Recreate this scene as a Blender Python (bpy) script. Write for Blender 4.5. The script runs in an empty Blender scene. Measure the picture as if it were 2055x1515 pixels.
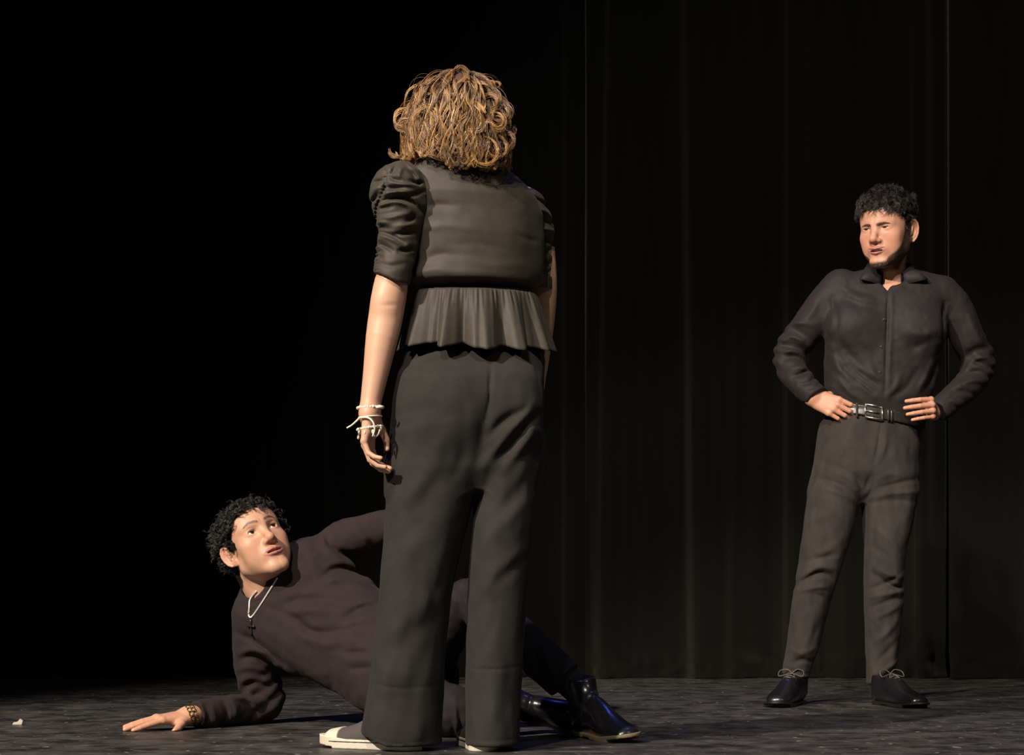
import bpy, math, random
import numpy as np
from mathutils import Vector

# ---------------------------------------------------------------- camera
F, CX, HY, CH = 4536.0, 1027.5, 1158.0, 0.42     # focal length (px), centre column, horizon row, lens height (m)
scene = bpy.context.scene
C = scene.collection
cam_d = bpy.data.cameras.new('camera')
cam_d.sensor_width = 36.0
cam_d.sensor_fit = 'HORIZONTAL'
cam_d.lens = 36.0 * F / 2055.0
cam_d.shift_y = (HY - 757.5) / 2055.0
cam_d.clip_end = 60
cam = bpy.data.objects.new('camera', cam_d)
cam.location = (0, 0, CH)
cam.rotation_euler = (math.pi / 2, 0, 0)
C.objects.link(cam)
scene.camera = cam
scene.view_settings.view_transform = 'Standard'
scene.view_settings.look = 'None'
scene.view_settings.gamma = 1.0
scene.view_settings.use_curve_mapping = False
scene.view_settings.exposure = 0.0

# ---------------------------------------------------------------- world and stage lamps
world = bpy.data.worlds.new('world')
scene.world = world
world.use_nodes = True
world.node_tree.nodes['Background'].inputs[0].default_value = (0.55, 0.5, 0.6, 1)
world.node_tree.nodes['Background'].inputs[1].default_value = 0.003


def spot(name, loc, target, energy, color, angle, blend, radius):
    ld = bpy.data.lights.new(name, 'SPOT')
    ld.energy = energy
    ld.color = color
    ld.spot_size = math.radians(angle)
    ld.spot_blend = blend
    ld.shadow_soft_size = radius
    o = bpy.data.objects.new(name, ld)
    o.location = loc
    o.rotation_euler = (Vector(target) - Vector(loc)).to_track_quat('-Z', 'Y').to_euler()
    C.objects.link(o)
    return o


spot('front_spotlight', (-2.0, -1.0, 7.3), (0.9, 5.6, 0.3), 1700, (1.0, 0.88, 0.74), 35.5, 0.20, 0.10)
spot('left_spotlight', (-5.0, 0.2, 5.3), (-0.3, 5.1, 0.45), 4600, (1.0, 0.88, 0.74), 32.5, 0.25, 0.10)
spot('curtain_spotlight', (-1.2, -1.0, 6.9), (1.6, 7.8, 1.4), 1700, (1.0, 0.90, 0.78), 31.0, 0.7, 0.10)
spot('right_spotlight', (4.5, 1.5, 5.0), (0.2, 6.0, 0.6), 130, (1.0, 0.92, 0.82), 34.0, 0.4, 0.15)
spot('blue_spotlight', (1.2, 8.6, 6.2), (0.2, 6.0, 0.0), 120, (0.10, 0.16, 1.0), 50.0, 0.5, 0.7)


# ---------------------------------------------------------------- small maths
RNG = np.random.default_rng(7)


def A(*v):
    return np.array(v, dtype=np.float32)


def P(px, py, D):
    """point at depth D that lies on the given column and row of the photograph"""
    return np.array([(px - CX) * D / F, D, CH + (HY - py) * D / F], dtype=np.float32)


def unit(v):
    v = np.asarray(v, dtype=np.float32)
    return v / (np.linalg.norm(v) + 1e-9)


def basis(fwd, up):
    """columns: right, forward, up"""
    f = unit(fwd)
    r = unit(np.cross(f, np.asarray(up, dtype=np.float32)))
    u = np.cross(r, f)
    return np.stack([r, f, u], axis=1).astype(np.float32)


def rot(ax, deg):
    a = math.radians(deg)
    c, s = math.cos(a), math.sin(a)
    if ax == 'x':
        m = [[1, 0, 0], [0, c, -s], [0, s, c]]
    elif ax == 'y':
        m = [[c, 0, s], [0, 1, 0], [-s, 0, c]]
    else:
        m = [[c, -s, 0], [s, c, 0], [0, 0, 1]]
    return np.array(m, dtype=np.float32)


def sstep(e0, e1, x):
    t = np.clip((x - e0) / (e1 - e0), 0, 1)
    return t * t * (3 - 2 * t)


def catmull(pts, n):
    """resample rows of numbers with a Catmull-Rom spline"""
    p = np.asarray(pts, dtype=np.float64)
    m = len(p)
    if m == 2:
        t = np.linspace(0, 1, n)[:, None]
        return (p[0] * (1 - t) + p[1] * t).astype(np.float32)
    q = np.vstack([2 * p[0] - p[1], p, 2 * p[-1] - p[-2]])
    t = np.linspace(0, m - 1, n)
    i = np.minimum(t.astype(int), m - 2)
    u = (t - i)[:, None]
    a, b, c, d = q[i], q[i + 1], q[i + 2], q[i + 3]
    return (0.5 * (2 * b + (c - a) * u + (2 * a - 5 * b + 4 * c - d) * u ** 2 + (3 * b - a - 3 * c + d) * u ** 3)).astype(np.float32)


def vnoise(p, seed=0):
    """smooth value noise in about -1..1"""
    p = np.asarray(p, dtype=np.float32)
    i = np.floor(p).astype(np.int64)
    f = p - i
    f = f * f * (3 - 2 * f)
    out = 0
    for dx in (0, 1):
        for dy in (0, 1):
            for dz in (0, 1):
                h = (i[:, 0] + dx) * 374761393 + (i[:, 1] + dy) * 668265263 + (i[:, 2] + dz) * 2147483647 + seed * 974711
                h = (h ^ (h >> 13)) * 1274126177
                h = (h ^ (h >> 16)) & 0xffff
                w = (f[:, 0] if dx else 1 - f[:, 0]) * (f[:, 1] if dy else 1 - f[:, 1]) * (f[:, 2] if dz else 1 - f[:, 2])
                out = out + w * (h / 32767.5 - 1)
    return out.astype(np.float32)


# ---------------------------------------------------------------- distance fields
def smin(a, b, k):
    h = np.clip(0.5 + 0.5 * (b - a) / k, 0, 1)
    return b + (a - b) * h - k * h * (1 - h)


def ssub(a, b, k):
    """a without b, soft edge"""
    return -smin(-a, b, k)


def s_ell(p, c, r, R=None):
    q = p - np.asarray(c, dtype=np.float32)
    if R is not None:
        q = q @ R
    r = np.asarray(r, dtype=np.float32)
    k0 = np.sqrt(np.sum((q / r) ** 2, axis=1))
    k1 = np.sqrt(np.sum((q / (r * r)) ** 2, axis=1)) + 1e-6
    return k0 * (k0 - 1) / k1


def s_cone(p, a, b, ra, rb):
    a = np.asarray(a, dtype=np.float32)
    b = np.asarray(b, dtype=np.float32)
    ba = b - a
    pa = p - a
    t = np.clip(pa @ ba / (ba @ ba + 1e-12), 0, 1)
    d = pa - t[:, None] * ba
    return np.sqrt(np.einsum('ij,ij->i', d, d)) - (ra + (rb - ra) * t)


def s_chain(p, nodes, k=0.0):
    """nodes rows: x y z r"""
    out = None
    for m, n in zip(nodes[:-1], nodes[1:]):
        d = s_cone(p, m[:3], n[:3], m[3], n[3])
        out = d if out is None else (np.minimum(out, d) if k == 0 else smin(out, d, k))
    return out


class Limb:
    """tube with elliptical section along a spline; node rows: x y z ru rv ; u = side direction"""

    def __init__(self, nodes, udir, n=14):
        self.n = catmull(nodes, n)
        self.u = np.asarray(udir, dtype=np.float32)

    def __call__(self, p):
        best = None
        for m, n in zip(self.n[:-1], self.n[1:]):
            a, b = m[:3], n[:3]
            ba = b - a
            L2 = ba @ ba
            pa = p - a
            t = np.clip(pa @ ba / L2, 0, 1)
            d = pa - t[:, None] * ba
            ax = ba / math.sqrt(L2)
            u = self.u - ax * (self.u @ ax)
            u = u / np.linalg.norm(u)
            v = np.cross(ax, u)
            ru = m[3] + (n[3] - m[3]) * t
            rv = m[4] + (n[4] - m[4]) * t
            du, dv, dw = d @ u, d @ v, d @ ax
            rm = np.minimum(ru, rv)
            g = np.sqrt((du / ru) ** 2 + (dv / rv) ** 2 + (dw / rm) ** 2)
            e = (g - 1) * rm
            best = e if best is None else np.minimum(best, e)
        return best


class Loft:
    """upright body of stacked oval sections; rows: row_px, left_px, right_px, depth_centre, half_depth ; D = depth used to read pixels"""

    def __init__(self, rows, D, power=2.3, rho=0.0):
        self.rho = rho
        r = np.asarray(rows, dtype=np.float64)
        z = CH + (HY - r[:, 0]) * D / F
        xl = (r[:, 1] - CX) * D / F
        xr = (r[:, 2] - CX) * D / F
        t = np.stack([z, (xl + xr) / 2, (xr - xl) / 2, r[:, 3], r[:, 4]], axis=1)
        t = t[np.argsort(t[:, 0])]
        zz = np.linspace(t[0, 0], t[-1, 0], 120)
        # smooth interpolation over z
        self.z = zz.astype(np.float32)
        cols = []
        for j in range(1, 5):
            y = np.interp(zz, t[:, 0], t[:, j])
            ker = np.array([1, 2, 3, 2, 1.0])
            ker /= ker.sum()
            y = np.convolve(np.pad(y, 2, mode='edge'), ker, mode='valid')
            cols.append(y.astype(np.float32))
        self.c = cols
        self.pw = power

    def __call__(self, p):
        z = p[:, 2]
        cx, a, cy, b = (np.interp(z, self.z, c).astype(np.float32) for c in self.c)
        u = (p[:, 0] - cx) / a
        v = (p[:, 1] - cy) / b
        u = np.abs(u - self.rho * v) / math.sqrt(1 - self.rho ** 2)
        v = np.abs(v)
        q = (u ** self.pw + v ** self.pw + 1e-9) ** (1 / self.pw)
        m = np.minimum(a, b)
        d = (q - 1) * m
        dz = np.maximum(self.z[0] - z, z - self.z[-1])
        return np.maximum(d, dz)


class Strokes:
    """cloth folds on the camera side of a garment: rows x0 y0 x1 y1 width_px height_mm (minus = groove)"""

    def __init__(self, rows, D, ygate):
        self.s = []
        for r in rows:
            pts = [P(r[i], r[i + 1], D)[[0, 2]] for i in range(0, len(r) - 2, 2)]
            self.s.append((catmull(np.array(pts), max(2, 4 * (len(pts) - 1)) if len(pts) > 2 else 2), r[-2] * D / F, r[-1] * 0.001))
        self.y = ygate

    def __call__(self, p):
        out = np.zeros(len(p), dtype=np.float32)
        q = p[:, [0, 2]]
        for pts, w, h in self.s:
            lo, hi = pts.min(0) - 2.6 * w, pts.max(0) + 2.6 * w
            m = np.nonzero((q[:, 0] > lo[0]) & (q[:, 0] < hi[0]) & (q[:, 1] > lo[1]) & (q[:, 1] < hi[1]))[0]
            if len(m) == 0:
                continue
            qq = q[m]
            best = np.full(len(m), 9.0, dtype=np.float32)
            tt = np.zeros(len(m), dtype=np.float32)
            k = len(pts) - 1
            for i in range(k):
                a, b = pts[i], pts[i + 1]
                ba = b - a
                pa = qq - a
                t = np.clip(pa @ ba / (ba @ ba + 1e-12), 0, 1)
                d = pa - t[:, None] * ba
                d = np.sqrt(np.sum(d * d, axis=1))
                better = d < best
                best = np.where(better, d, best)
                tt = np.where(better, (i + t) / k, tt)
            fade = 0.35 + 0.65 * np.sin(np.pi * np.clip(tt, 0, 1))
            out[m] += h * fade * np.exp(-(best / w) ** 2)
        gate = sstep(self.y + 0.03, self.y - 0.03, p[:, 1])
        return out * gate


# ---------------------------------------------------------------- field -> mesh
def polygonise(f, lo, hi, h, B=6):
    lo = np.asarray(lo, dtype=np.float32)
    hi = np.asarray(hi, dtype=np.float32)
    nb = np.maximum(np.ceil((hi - lo) / (h * B)).astype(int), 1)
    n = nb * B + 1
    ctr = [lo[i] + (np.arange(nb[i]) + 0.5) * B * h for i in range(3)]
    g = np.stack(np.meshgrid(*ctr, indexing='ij'), axis=-1).reshape(-1, 3).astype(np.float32)
    cv = np.concatenate([f(c) for c in np.array_split(g, max(1, len(g) // 150000 + 1))]).reshape(nb)
    act = np.abs(cv) < B * h * 1.2 + min(0.006, 2.2 * h)
    V = np.ones(n, dtype=np.float32)
    sg = np.where(cv < 0, -1.0, 1.0).astype(np.float32)
    V[:-1, :-1, :-1] = np.repeat(np.repeat(np.repeat(sg, B, 0), B, 1), B, 2)
    M = np.zeros(n, dtype=bool)
    ab = np.argwhere(act)
    for i, j, k in ab:
        M[i * B:i * B + B + 1, j * B:j * B + B + 1, k * B:k * B + B + 1] = True
    idx = np.argwhere(M)
    pts = (lo + idx * h).astype(np.float32)
    vals = np.concatenate([f(c) for c in np.array_split(pts, max(1, len(pts) // 150000 + 1))])
    V[M] = np.where(np.abs(vals) < 1e-7, 1e-7, vals)
    S = V < 0
    cnt = np.zeros(n - 1, dtype=np.int8)
    for dx in (0, 1):
        for dy in (0, 1):
            for dz in (0, 1):
                cnt += S[dx:n[0] - 1 + dx, dy:n[1] - 1 + dy, dz:n[2] - 1 + dz]
    cells = np.argwhere((cnt > 0) & (cnt < 8))
    vid = np.full(n - 1, -1, dtype=np.int32)
    vid[tuple(cells.T)] = np.arange(len(cells))
    acc = np.zeros((len(cells), 3), dtype=np.float32)
    num = np.zeros(len(cells), dtype=np.float32)
    cor = [(a, b, c) for a in (0, 1) for b in (0, 1) for c in (0, 1)]
    cval = {o: V[cells[:, 0] + o[0], cells[:, 1] + o[1], cells[:, 2] + o[2]] for o in cor}
    for o in cor:
        for ax in range(3):
            if o[ax] == 0:
                e = list(o)
                e[ax] = 1
                e = tuple(e)
                a, b = cval[o], cval[e]
                x = (a < 0) != (b < 0)
                t = np.where(x, a / np.where(x, a - b, 1), 0)
                q = np.tile(np.array(o, dtype=np.float32), (len(cells), 1))
                q[:, ax] = t
                acc += q * x[:, None]
                num += x
    verts = lo + (cells + acc / num[:, None]) * h
    quads = []
    for ax in range(3):
        sl0 = [slice(None)] * 3
        sl1 = [slice(None)] * 3
        sl0[ax] = slice(0, n[ax] - 1)
        sl1[ax] = slice(1, n[ax])
        a, b = S[tuple(sl0)], S[tuple(sl1)]
        e = np.argwhere(a != b)
        o1, o2 = (ax + 1) % 3, (ax + 2) % 3
        ok = (e[:, o1] > 0) & (e[:, o2] > 0) & (e[:, o1] < n[o1] - 1) & (e[:, o2] < n[o2] - 1)
        e = e[ok]
        inside = a[tuple(e.T)]

        def cid(d1, d2):
            q = e.copy()
            q[:, o1] += d1
            q[:, o2] += d2
            return vid[tuple(q.T)]
        q = np.stack([cid(-1, -1), cid(0, -1), cid(0, 0), cid(-1, 0)], axis=1)
        q[~inside] = q[~inside][:, ::-1]
        quads.append(q)
    quads = np.concatenate(quads)
    quads = quads[(quads >= 0).all(1)]
    return verts.astype(np.float32), quads.astype(np.int32)


def newton(f, v, it=1, e=4e-4):
    for _ in range(it):
        d = f(v)
        g = np.stack([f(v + A(e, 0, 0)) - d, f(v + A(0, e, 0)) - d, f(v + A(0, 0, e)) - d], axis=1) / e
        g2 = np.sum(g * g, axis=1) + 1e-3
        v = v - np.clip(d / g2, -0.003, 0.003)[:, None] * g
    return v


# ---------------------------------------------------------------- mesh objects
class Geo:
    """collects vertices, faces (quads or triangles, -1 padded) and vertex colours"""

    def __init__(self):
        self.v, self.f, self.c, self.n = [], [], [], 0

    def add(self, v, f, col=None):
        v = np.asarray(v, dtype=np.float32)
        f = np.asarray(f, dtype=np.int32)
        if f.shape[1] == 3:
            f = np.hstack([f, np.full((len(f), 1), -1, dtype=np.int32)])
        if col is None:
            col = (1, 1, 1)
        col = np.asarray(col, dtype=np.float32)
        if col.ndim == 1:
            col = np.tile(col, (len(v), 1))
        self.v.append(v)
        self.f.append(np.where(f >= 0, f + self.n, -1))
        self.c.append(col)
        self.n += len(v)
        return self


def obj(name, geo, mat, parent=None, smooth=True, origin=None):
    v = np.concatenate(geo.v)
    f = np.concatenate(geo.f)
    c = np.concatenate(geo.c)
    me = bpy.data.meshes.new(name)
    o = bpy.data.objects.new(name, me)
    org = np.zeros(3, dtype=np.float32)
    if parent is not None:
        org = np.array(parent['_o'], dtype=np.float32)
    elif origin is not None:
        org = np.asarray(origin, dtype=np.float32)
    v = v - org
    k = (f >= 0).sum(1).astype(np.int32)
    loops = f[f >= 0].astype(np.int32)
    me.vertices.add(len(v))
    me.vertices.foreach_set('co', v.ravel())
    me.loops.add(len(loops))
    me.loops.foreach_set('vertex_index', loops)
    me.polygons.add(len(f))
    me.polygons.foreach_set('loop_start', np.concatenate([[0], np.cumsum(k)[:-1]]).astype(np.int32))
    me.polygons.foreach_set('loop_total', k)
    me.polygons.foreach_set('use_smooth', np.full(len(f), smooth, dtype=bool))
    me.update(calc_edges=True)
    at = me.color_attributes.new('Col', 'FLOAT_COLOR', 'POINT')
    at.data.foreach_set('color', np.hstack([c, np.ones((len(c), 1), dtype=np.float32)]).ravel())
    me.validate()
    me.materials.append(mat)
    C.objects.link(o)
    if parent is not None:
        o.parent = parent
    else:
        o.location = org.tolist()
    o['_o'] = org.tolist()
    return o


def tag(o, label=None, cat=None, group=None, kind=None):
    for k, v in (('label', label), ('category', cat), ('group', group), ('kind', kind)):
        if v:
            o[k] = v
    return o


def relax(v, q, it):
    """even out the surface by moving each vertex towards the mean of its neighbours"""
    e = np.concatenate([q[:, [0, 1]], q[:, [1, 2]], q[:, [2, 3]], q[:, [3, 0]]])
    n = len(v)
    cnt = np.bincount(e[:, 0], minlength=n) + np.bincount(e[:, 1], minlength=n)
    for _ in range(it):
        m = np.stack([np.bincount(e[:, 0], weights=v[e[:, 1], k], minlength=n) + np.bincount(e[:, 1], weights=v[e[:, 0], k], minlength=n) for k in range(3)], axis=1)
        v = (0.4 * v + 0.6 * m / np.maximum(cnt, 1)[:, None]).astype(np.float32)
    return v


def field_geo(geo, f, lo, hi, h, col=None, fix=0, frame=None, even=0):
    """polygonise a field; frame = (origin, 3x3 axes) puts local coordinates into the world"""
    v, q = polygonise(f, lo, hi, h)
    if fix:
        v = newton(f, v, fix)
    if even:
        v = relax(v, q, even)
    cc = col(v) if callable(col) else col
    if frame is not None:
        v = frame[0] + v @ frame[1].T
    geo.add(v, q, cc)
    return geo


def tubes(geo, pts, rad, col=None, sides=4, cap=True):
    """pts (N,S,3) centre lines, rad (N,S) radii -> N tapered tubes"""
    N, S, _ = pts.shape
    t = np.gradient(pts, axis=1)
    t /= np.linalg.norm(t, axis=2, keepdims=True) + 1e-9
    ref = np.where(np.abs(t[:, :1, 2:3]) > 0.8, A(1, 0, 0), A(0, 0, 1))
    ref = np.broadcast_to(ref, t.shape)
    u = np.cross(t, ref)
    u /= np.linalg.norm(u, axis=2, keepdims=True) + 1e-9
    w = np.cross(t, u)
    an = np.arange(sides) * 2 * np.pi / sides
    ring = u[:, :, None, :] * np.cos(an)[None, None, :, None] + w[:, :, None, :] * np.sin(an)[None, None, :, None]
    v = pts[:, :, None, :] + ring * rad[:, :, None, None]
    idx = np.arange(N * S * sides).reshape(N, S, sides)
    a = idx[:, :-1, :]
    b = np.roll(a, -1, axis=2)
    d = idx[:, 1:, :]
    c = np.roll(d, -1, axis=2)
    q = np.stack([a, b, c, d], axis=-1).reshape(-1, 4)
    cc = None
    if col is not None:
        col = np.asarray(col, dtype=np.float32)
        if col.ndim == 2:
            cc = np.repeat(col, S * sides, axis=0)
        elif col.ndim == 3:
            cc = np.repeat(col.reshape(-1, 3), sides, axis=0)
        else:
            cc = col
    if cap and sides == 4:
        q = np.vstack([q, idx[:, 0, ::-1].reshape(-1, 4), idx[:, -1, :].reshape(-1, 4)])
    geo.add(v.reshape(-1, 3), q, cc)
    return geo


def tube1(geo, pts, rad, n=None, sides=8, col=None):
    pts = np.asarray(pts, dtype=np.float32)
    rad = np.full(len(pts), rad, dtype=np.float32) if np.isscalar(rad) else np.asarray(rad, dtype=np.float32)
    if n:
        q = catmull(np.hstack([pts, rad[:, None]]), n)
        pts, rad = q[:, :3], q[:, 3]
    S = len(pts)
    k = geo.n
    tubes(geo, pts[None], rad[None], col, sides, cap=False)
    # end caps as fans of quads around a centre
    for e, r in ((0, True), (S - 1, False)):
        ring = np.arange(sides) + e * sides
        v = np.array([pts[e]])
        tri = np.stack([ring, np.roll(ring, -1), np.full(sides, S * sides + (0 if e == 0 else 1))], axis=1)
        geo.v.append(v)
        geo.c.append(np.tile(geo.c[-1][:1], (1, 1)))
        tri = tri[:, ::-1] if r else tri
        geo.f.append(np.hstack([tri + k, np.full((sides, 1), -1)]).astype(np.int32))
        geo.n += 1
    return geo


# ---------------------------------------------------------------- materials
def material(name, base, rough=0.6, attr=False, noise=0.0, nscale=40, bump=0.0, bscale=300, spec=0.5, sheen=0.0, sss=0.0,
             metal=0.0, coat=0.0, stretch=(1, 1, 1), sheen_tint=(1, 1, 1), sssr=(0.012, 0.005, 0.003)):
    m = bpy.data.materials.new(name)
    m.use_nodes = True
    nt = m.node_tree
    b = nt.nodes['Principled BSDF']
    b.inputs['Roughness'].default_value = rough
    b.inputs['Specular IOR Level'].default_value = spec
    b.inputs['Metallic'].default_value = metal
    b.inputs['Coat Weight'].default_value = coat
    b.inputs['Coat Roughness'].default_value = 0.08
    if sheen:
        b.inputs['Sheen Weight'].default_value = sheen
        b.inputs['Sheen Roughness'].default_value = 0.45
        b.inputs['Sheen Tint'].default_value = (*sheen_tint, 1)
    if sss:
        b.inputs['Subsurface Weight'].default_value = sss
        b.inputs['Subsurface Radius'].default_value = (1, 0.4, 0.25)
        b.inputs['Subsurface Scale'].default_value = 0.006
    tc = nt.nodes.new('ShaderNodeTexCoord')
    mp = nt.nodes.new('ShaderNodeMapping')
    mp.inputs['Scale'].default_value = stretch
    nt.links.new(tc.outputs['Object'], mp.inputs['Vector'])
    rgb = nt.nodes.new('ShaderNodeRGB')
    rgb.outputs[0].default_value = (*base, 1)
    src = rgb.outputs[0]
    if attr:
        at = nt.nodes.new('ShaderNodeAttribute')
        at.attribute_name = 'Col'
        mx = nt.nodes.new('ShaderNodeMix')
        mx.data_type = 'RGBA'
        mx.blend_type = 'MULTIPLY'
        mx.inputs[0].default_value = 1
        nt.links.new(src, mx.inputs[6])
        nt.links.new(at.outputs['Color'], mx.inputs[7])
        src = mx.outputs[2]
    if noise:
        nz = nt.nodes.new('ShaderNodeTexNoise')
        nz.inputs['Scale'].default_value = nscale
        nz.inputs['Detail'].default_value = 4
        nt.links.new(mp.outputs[0], nz.inputs['Vector'])
        mr = nt.nodes.new('ShaderNodeMapRange')
        mr.inputs['From Min'].default_value = 0.25
        mr.inputs['From Max'].default_value = 0.75
        mr.inputs['To Min'].default_value = 1 - noise
        mr.inputs['To Max'].default_value = 1 + noise
        nt.links.new(nz.outputs['Fac'], mr.inputs['Value'])
        mx = nt.nodes.new('ShaderNodeMix')
        mx.data_type = 'RGBA'
        mx.blend_type = 'MULTIPLY'
        mx.inputs[0].default_value = 1
        nt.links.new(src, mx.inputs[6])
        nt.links.new(mr.outputs[0], mx.inputs[7])
        src = mx.outputs[2]
    nt.links.new(src, b.inputs['Base Color'])
    if bump:
        nz = nt.nodes.new('ShaderNodeTexNoise')
        nz.inputs['Scale'].default_value = bscale
        nz.inputs['Detail'].default_value = 3
        nt.links.new(mp.outputs[0], nz.inputs['Vector'])
        bp = nt.nodes.new('ShaderNodeBump')
        bp.inputs['Strength'].default_value = bump
        bp.inputs['Distance'].default_value = 0.002
        nt.links.new(nz.outputs['Fac'], bp.inputs['Height'])
        nt.links.new(bp.outputs[0], b.inputs['Normal'])
    return m

# ---------------------------------------------------------------- heads (local axes: x side, y face forward, z up, eyes at z = 0)
HAIR_Y = np.array([-0.12, -0.06, -0.045, -0.034, -0.028, -0.004, 0.006, 0.020, 0.026, 0.040, 0.055, 0.075, 0.11])
HAIR_Z = np.array([-0.088, -0.085, -0.075, -0.045, 0.020, 0.026, -0.012, -0.016, 0.018, 0.036, 0.058, 0.070, 0.071])


class Head:
    def __init__(self, jaw=1.0, open_=0.0, lid=0.0042, brow=0.0, nose=1.0, ear=1.0, smile=0.0, neck=None, face=1.0, lip=1.0, ridge=1.0, hairline=0.0, wide=0.0265, browt=1.0, browz=0.0, temple=0.0, arch=1.0, tilt=0.0, crown=1.0):
        self.jaw, self.open, self.lid, self.brow, self.nose, self.earsize, self.smile = jaw, open_, lid, brow, nose, ear, smile
        self.neck = neck
        self.face = face
        self.lip = lip
        self.ridge = ridge
        self.hairline = hairline
        self.wide = wide
        self.browt = browt
        self.browz = browz
        self.temple = temple
        self.arch = arch
        self.tilt = tilt
        self.crown = crown

    def hz(self, y):
        return (np.interp(np.where(y > 0.01, np.maximum(y - self.temple, 0.01), y), HAIR_Y, HAIR_Z) + self.hairline * sstep(0.030, 0.055, y)).astype(np.float32)

    def skull(self, p):
        d = s_ell(p, (0, -0.012, 0.035 * self.crown), (0.076, 0.099, 0.083 * self.crown))
        d = smin(d, s_ell(p, (0, 0.040, 0.042 * self.crown), (0.060, 0.050, 0.052 * self.crown)), 0.03)
        return d

    def mouth(self, q):
        s, o = self.smile, self.open
        zc = -0.0665 + 0.006 * s
        xc = self.wide + 0.003 * s
        L = self.lip
        up = s_chain(q, np.array([[0.0, 0.0935, -0.0636, 0.0034 * L], [0.005, 0.0938, -0.0622, 0.0040 * L], [0.016, 0.0895, -0.0640 + 0.003 * s, 0.0034 * L], [xc, 0.0815 - 0.004 * s, zc, 0.0016]]))
        lo = s_chain(q, np.array([[0.0, 0.0920, -0.0730 - o, 0.0052 * L], [0.012, 0.0895, -0.0722 - 0.85 * o + 0.002 * s, 0.0046 * L], [xc - 0.002, 0.0820 - 0.003 * s, zc - 0.0025 - 0.4 * o, 0.0018]]))
        return up, lo, xc, zc

    def __call__(self, p):
        q = p.copy()
        q[:, 0] = np.sqrt(q[:, 0] ** 2 + 1e-7)
        j = self.jaw
        d = self.skull(q)
        d = smin(d, s_ell(q, (0, 0.020, -0.022), (0.0635 * self.face, 0.069, 0.090)), 0.03)
        o = self.open
        d = smin(d, s_cone(q, (0.048 * j, -0.002, -0.060), (0.016 * j, 0.064, -0.098 - o), 0.019, 0.0155), 0.025)
        d = smin(d, s_ell(q, (0, 0.071, -0.103 - o), (0.020 * j, 0.0145, 0.0145)), 0.022)
        d = smin(d, s_ell(q, (0.043, 0.055, -0.026), (0.021, 0.019, 0.018)), 0.022)
        d = smin(d, s_ell(q, (0.034, 0.046, -0.054), (0.027, 0.026, 0.032)), 0.02)
        # neck
        if self.neck is not None:
            d = smin(d, s_chain(q * 1.0 if self.neck.get('sym', True) else p, self.neck['nodes']), 0.022)
        # brow and eyes
        b = self.brow
        d = smin(d, s_cone(q, (0.009, 0.084, 0.017 + b), (0.043, 0.066, 0.0175 + b), 0.0085 * self.ridge, 0.0080), 0.014)
        d = ssub(d, s_ell(q, (0.0315, 0.0985, -0.0015), (0.0175, 0.0170, 0.0105)), 0.012)
        d = smin(d, s_ell(q, (0.0315, 0.0705, -0.0005), (0.0160, 0.0142, 0.0128)), 0.006)
        d = ssub(d, s_ell(q, (0.0315, 0.0890, -0.0008), (0.0148, 0.0110, self.lid)), 0.0012)
        # upper lid edge
        d = smin(d, s_chain(q, np.array([[0.0185, 0.0790, -0.0012, 0.0012], [0.026, 0.0845, 0.0008 + self.lid * 0.9, 0.0017],
                                         [0.036, 0.0842, 0.0008 + self.lid * 0.9, 0.0017], [0.0455, 0.0755, 0.0, 0.0012]])), 0.002)
        # nose
        n = self.nose
        d = smin(d, s_cone(q, (0, 0.0800, 0.012), (0, 0.1040, -0.033), 0.0075 * n, 0.0098 * n), 0.012)
        d = smin(d, s_ell(q, (0, 0.1030, -0.0362), (0.0102 * n, 0.0102, 0.0090)), 0.009)
        d = smin(d, s_ell(q, (0.0128 * n, 0.0915, -0.0405), (0.0066 * n, 0.0105, 0.0068)), 0.008)
        d = ssub(d, s_ell(q, (0.0062 * n, 0.0985, -0.0485), (0.0036 * n, 0.0058, 0.0045)), 0.002)
        # muzzle and lips
        d = smin(d, s_ell(q, (0, 0.073, -0.066), (0.029, 0.0175, 0.024)), 0.016)
        up, lo, xc, zc = self.mouth(q)
        d = smin(d, up + 0.0012, 0.006)
        d = smin(d, lo + 0.0012, 0.006)
        d = ssub(d, s_cone(q, (0, 0.1000, -0.0680), (xc + 0.001, 0.0860 - 0.003 * self.smile, zc - 0.0008), 0.0016, 0.0011), 0.002)
        if o > 0:
            d = ssub(d, s_ell(q, (0, 0.092, -0.0682 - o * 0.5), (0.0205 + 0.003 * self.smile, 0.019, 0.0010 + o * 0.60)), 0.0022)
        d = ssub(d, s_ell(q, (0, 0.0990, -0.0860 - o), (0.016, 0.009, 0.0055)), 0.007)
        # ears
        e = self.earsize
        R = rot('z', 34) @ rot('y', 6) @ rot('x', 10)
        c = A(0.0770, -0.0130, -0.010)
        ear = s_ell(q, c, (0.0058, 0.0185 * e, 0.0315 * e), R)
        l = (q - c) @ R
        ear = ssub(ear, s_ell(l, (0.0060, 0.002, 0.001), (0.0062, 0.0118 * e, 0.0215 * e)), 0.002)
        th = np.linspace(-1.1, 4.0, 11)
        ring = np.stack([np.full(11, 0.0038), -0.0165 * e * np.cos(th) * -1 - 0.0, 0.0285 * e * np.sin(th), np.full(11, 0.0030)], axis=1)
        ring[:, 1] = -ring[:, 1]
        ear = smin(ear, s_chain(l, ring), 0.003)
        ear = smin(ear, s_cone(l, (0.0030, 0.0025, 0.012), (0.0030, 0.0020, -0.012), 0.0026, 0.0026), 0.004)   # inner fold
        ear = smin(ear, s_ell(l, (0.001, 0.0075, -0.0265 * e), (0.0045, 0.0085, 0.0085)), 0.005)                  # lobe
        ear = smin(ear, s_ell(l, (-0.001, 0.0165, -0.003), (0.0045, 0.0045, 0.0065)), 0.004)                       # tragus
        d = smin(d, ear, 0.006)
        return d

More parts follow.
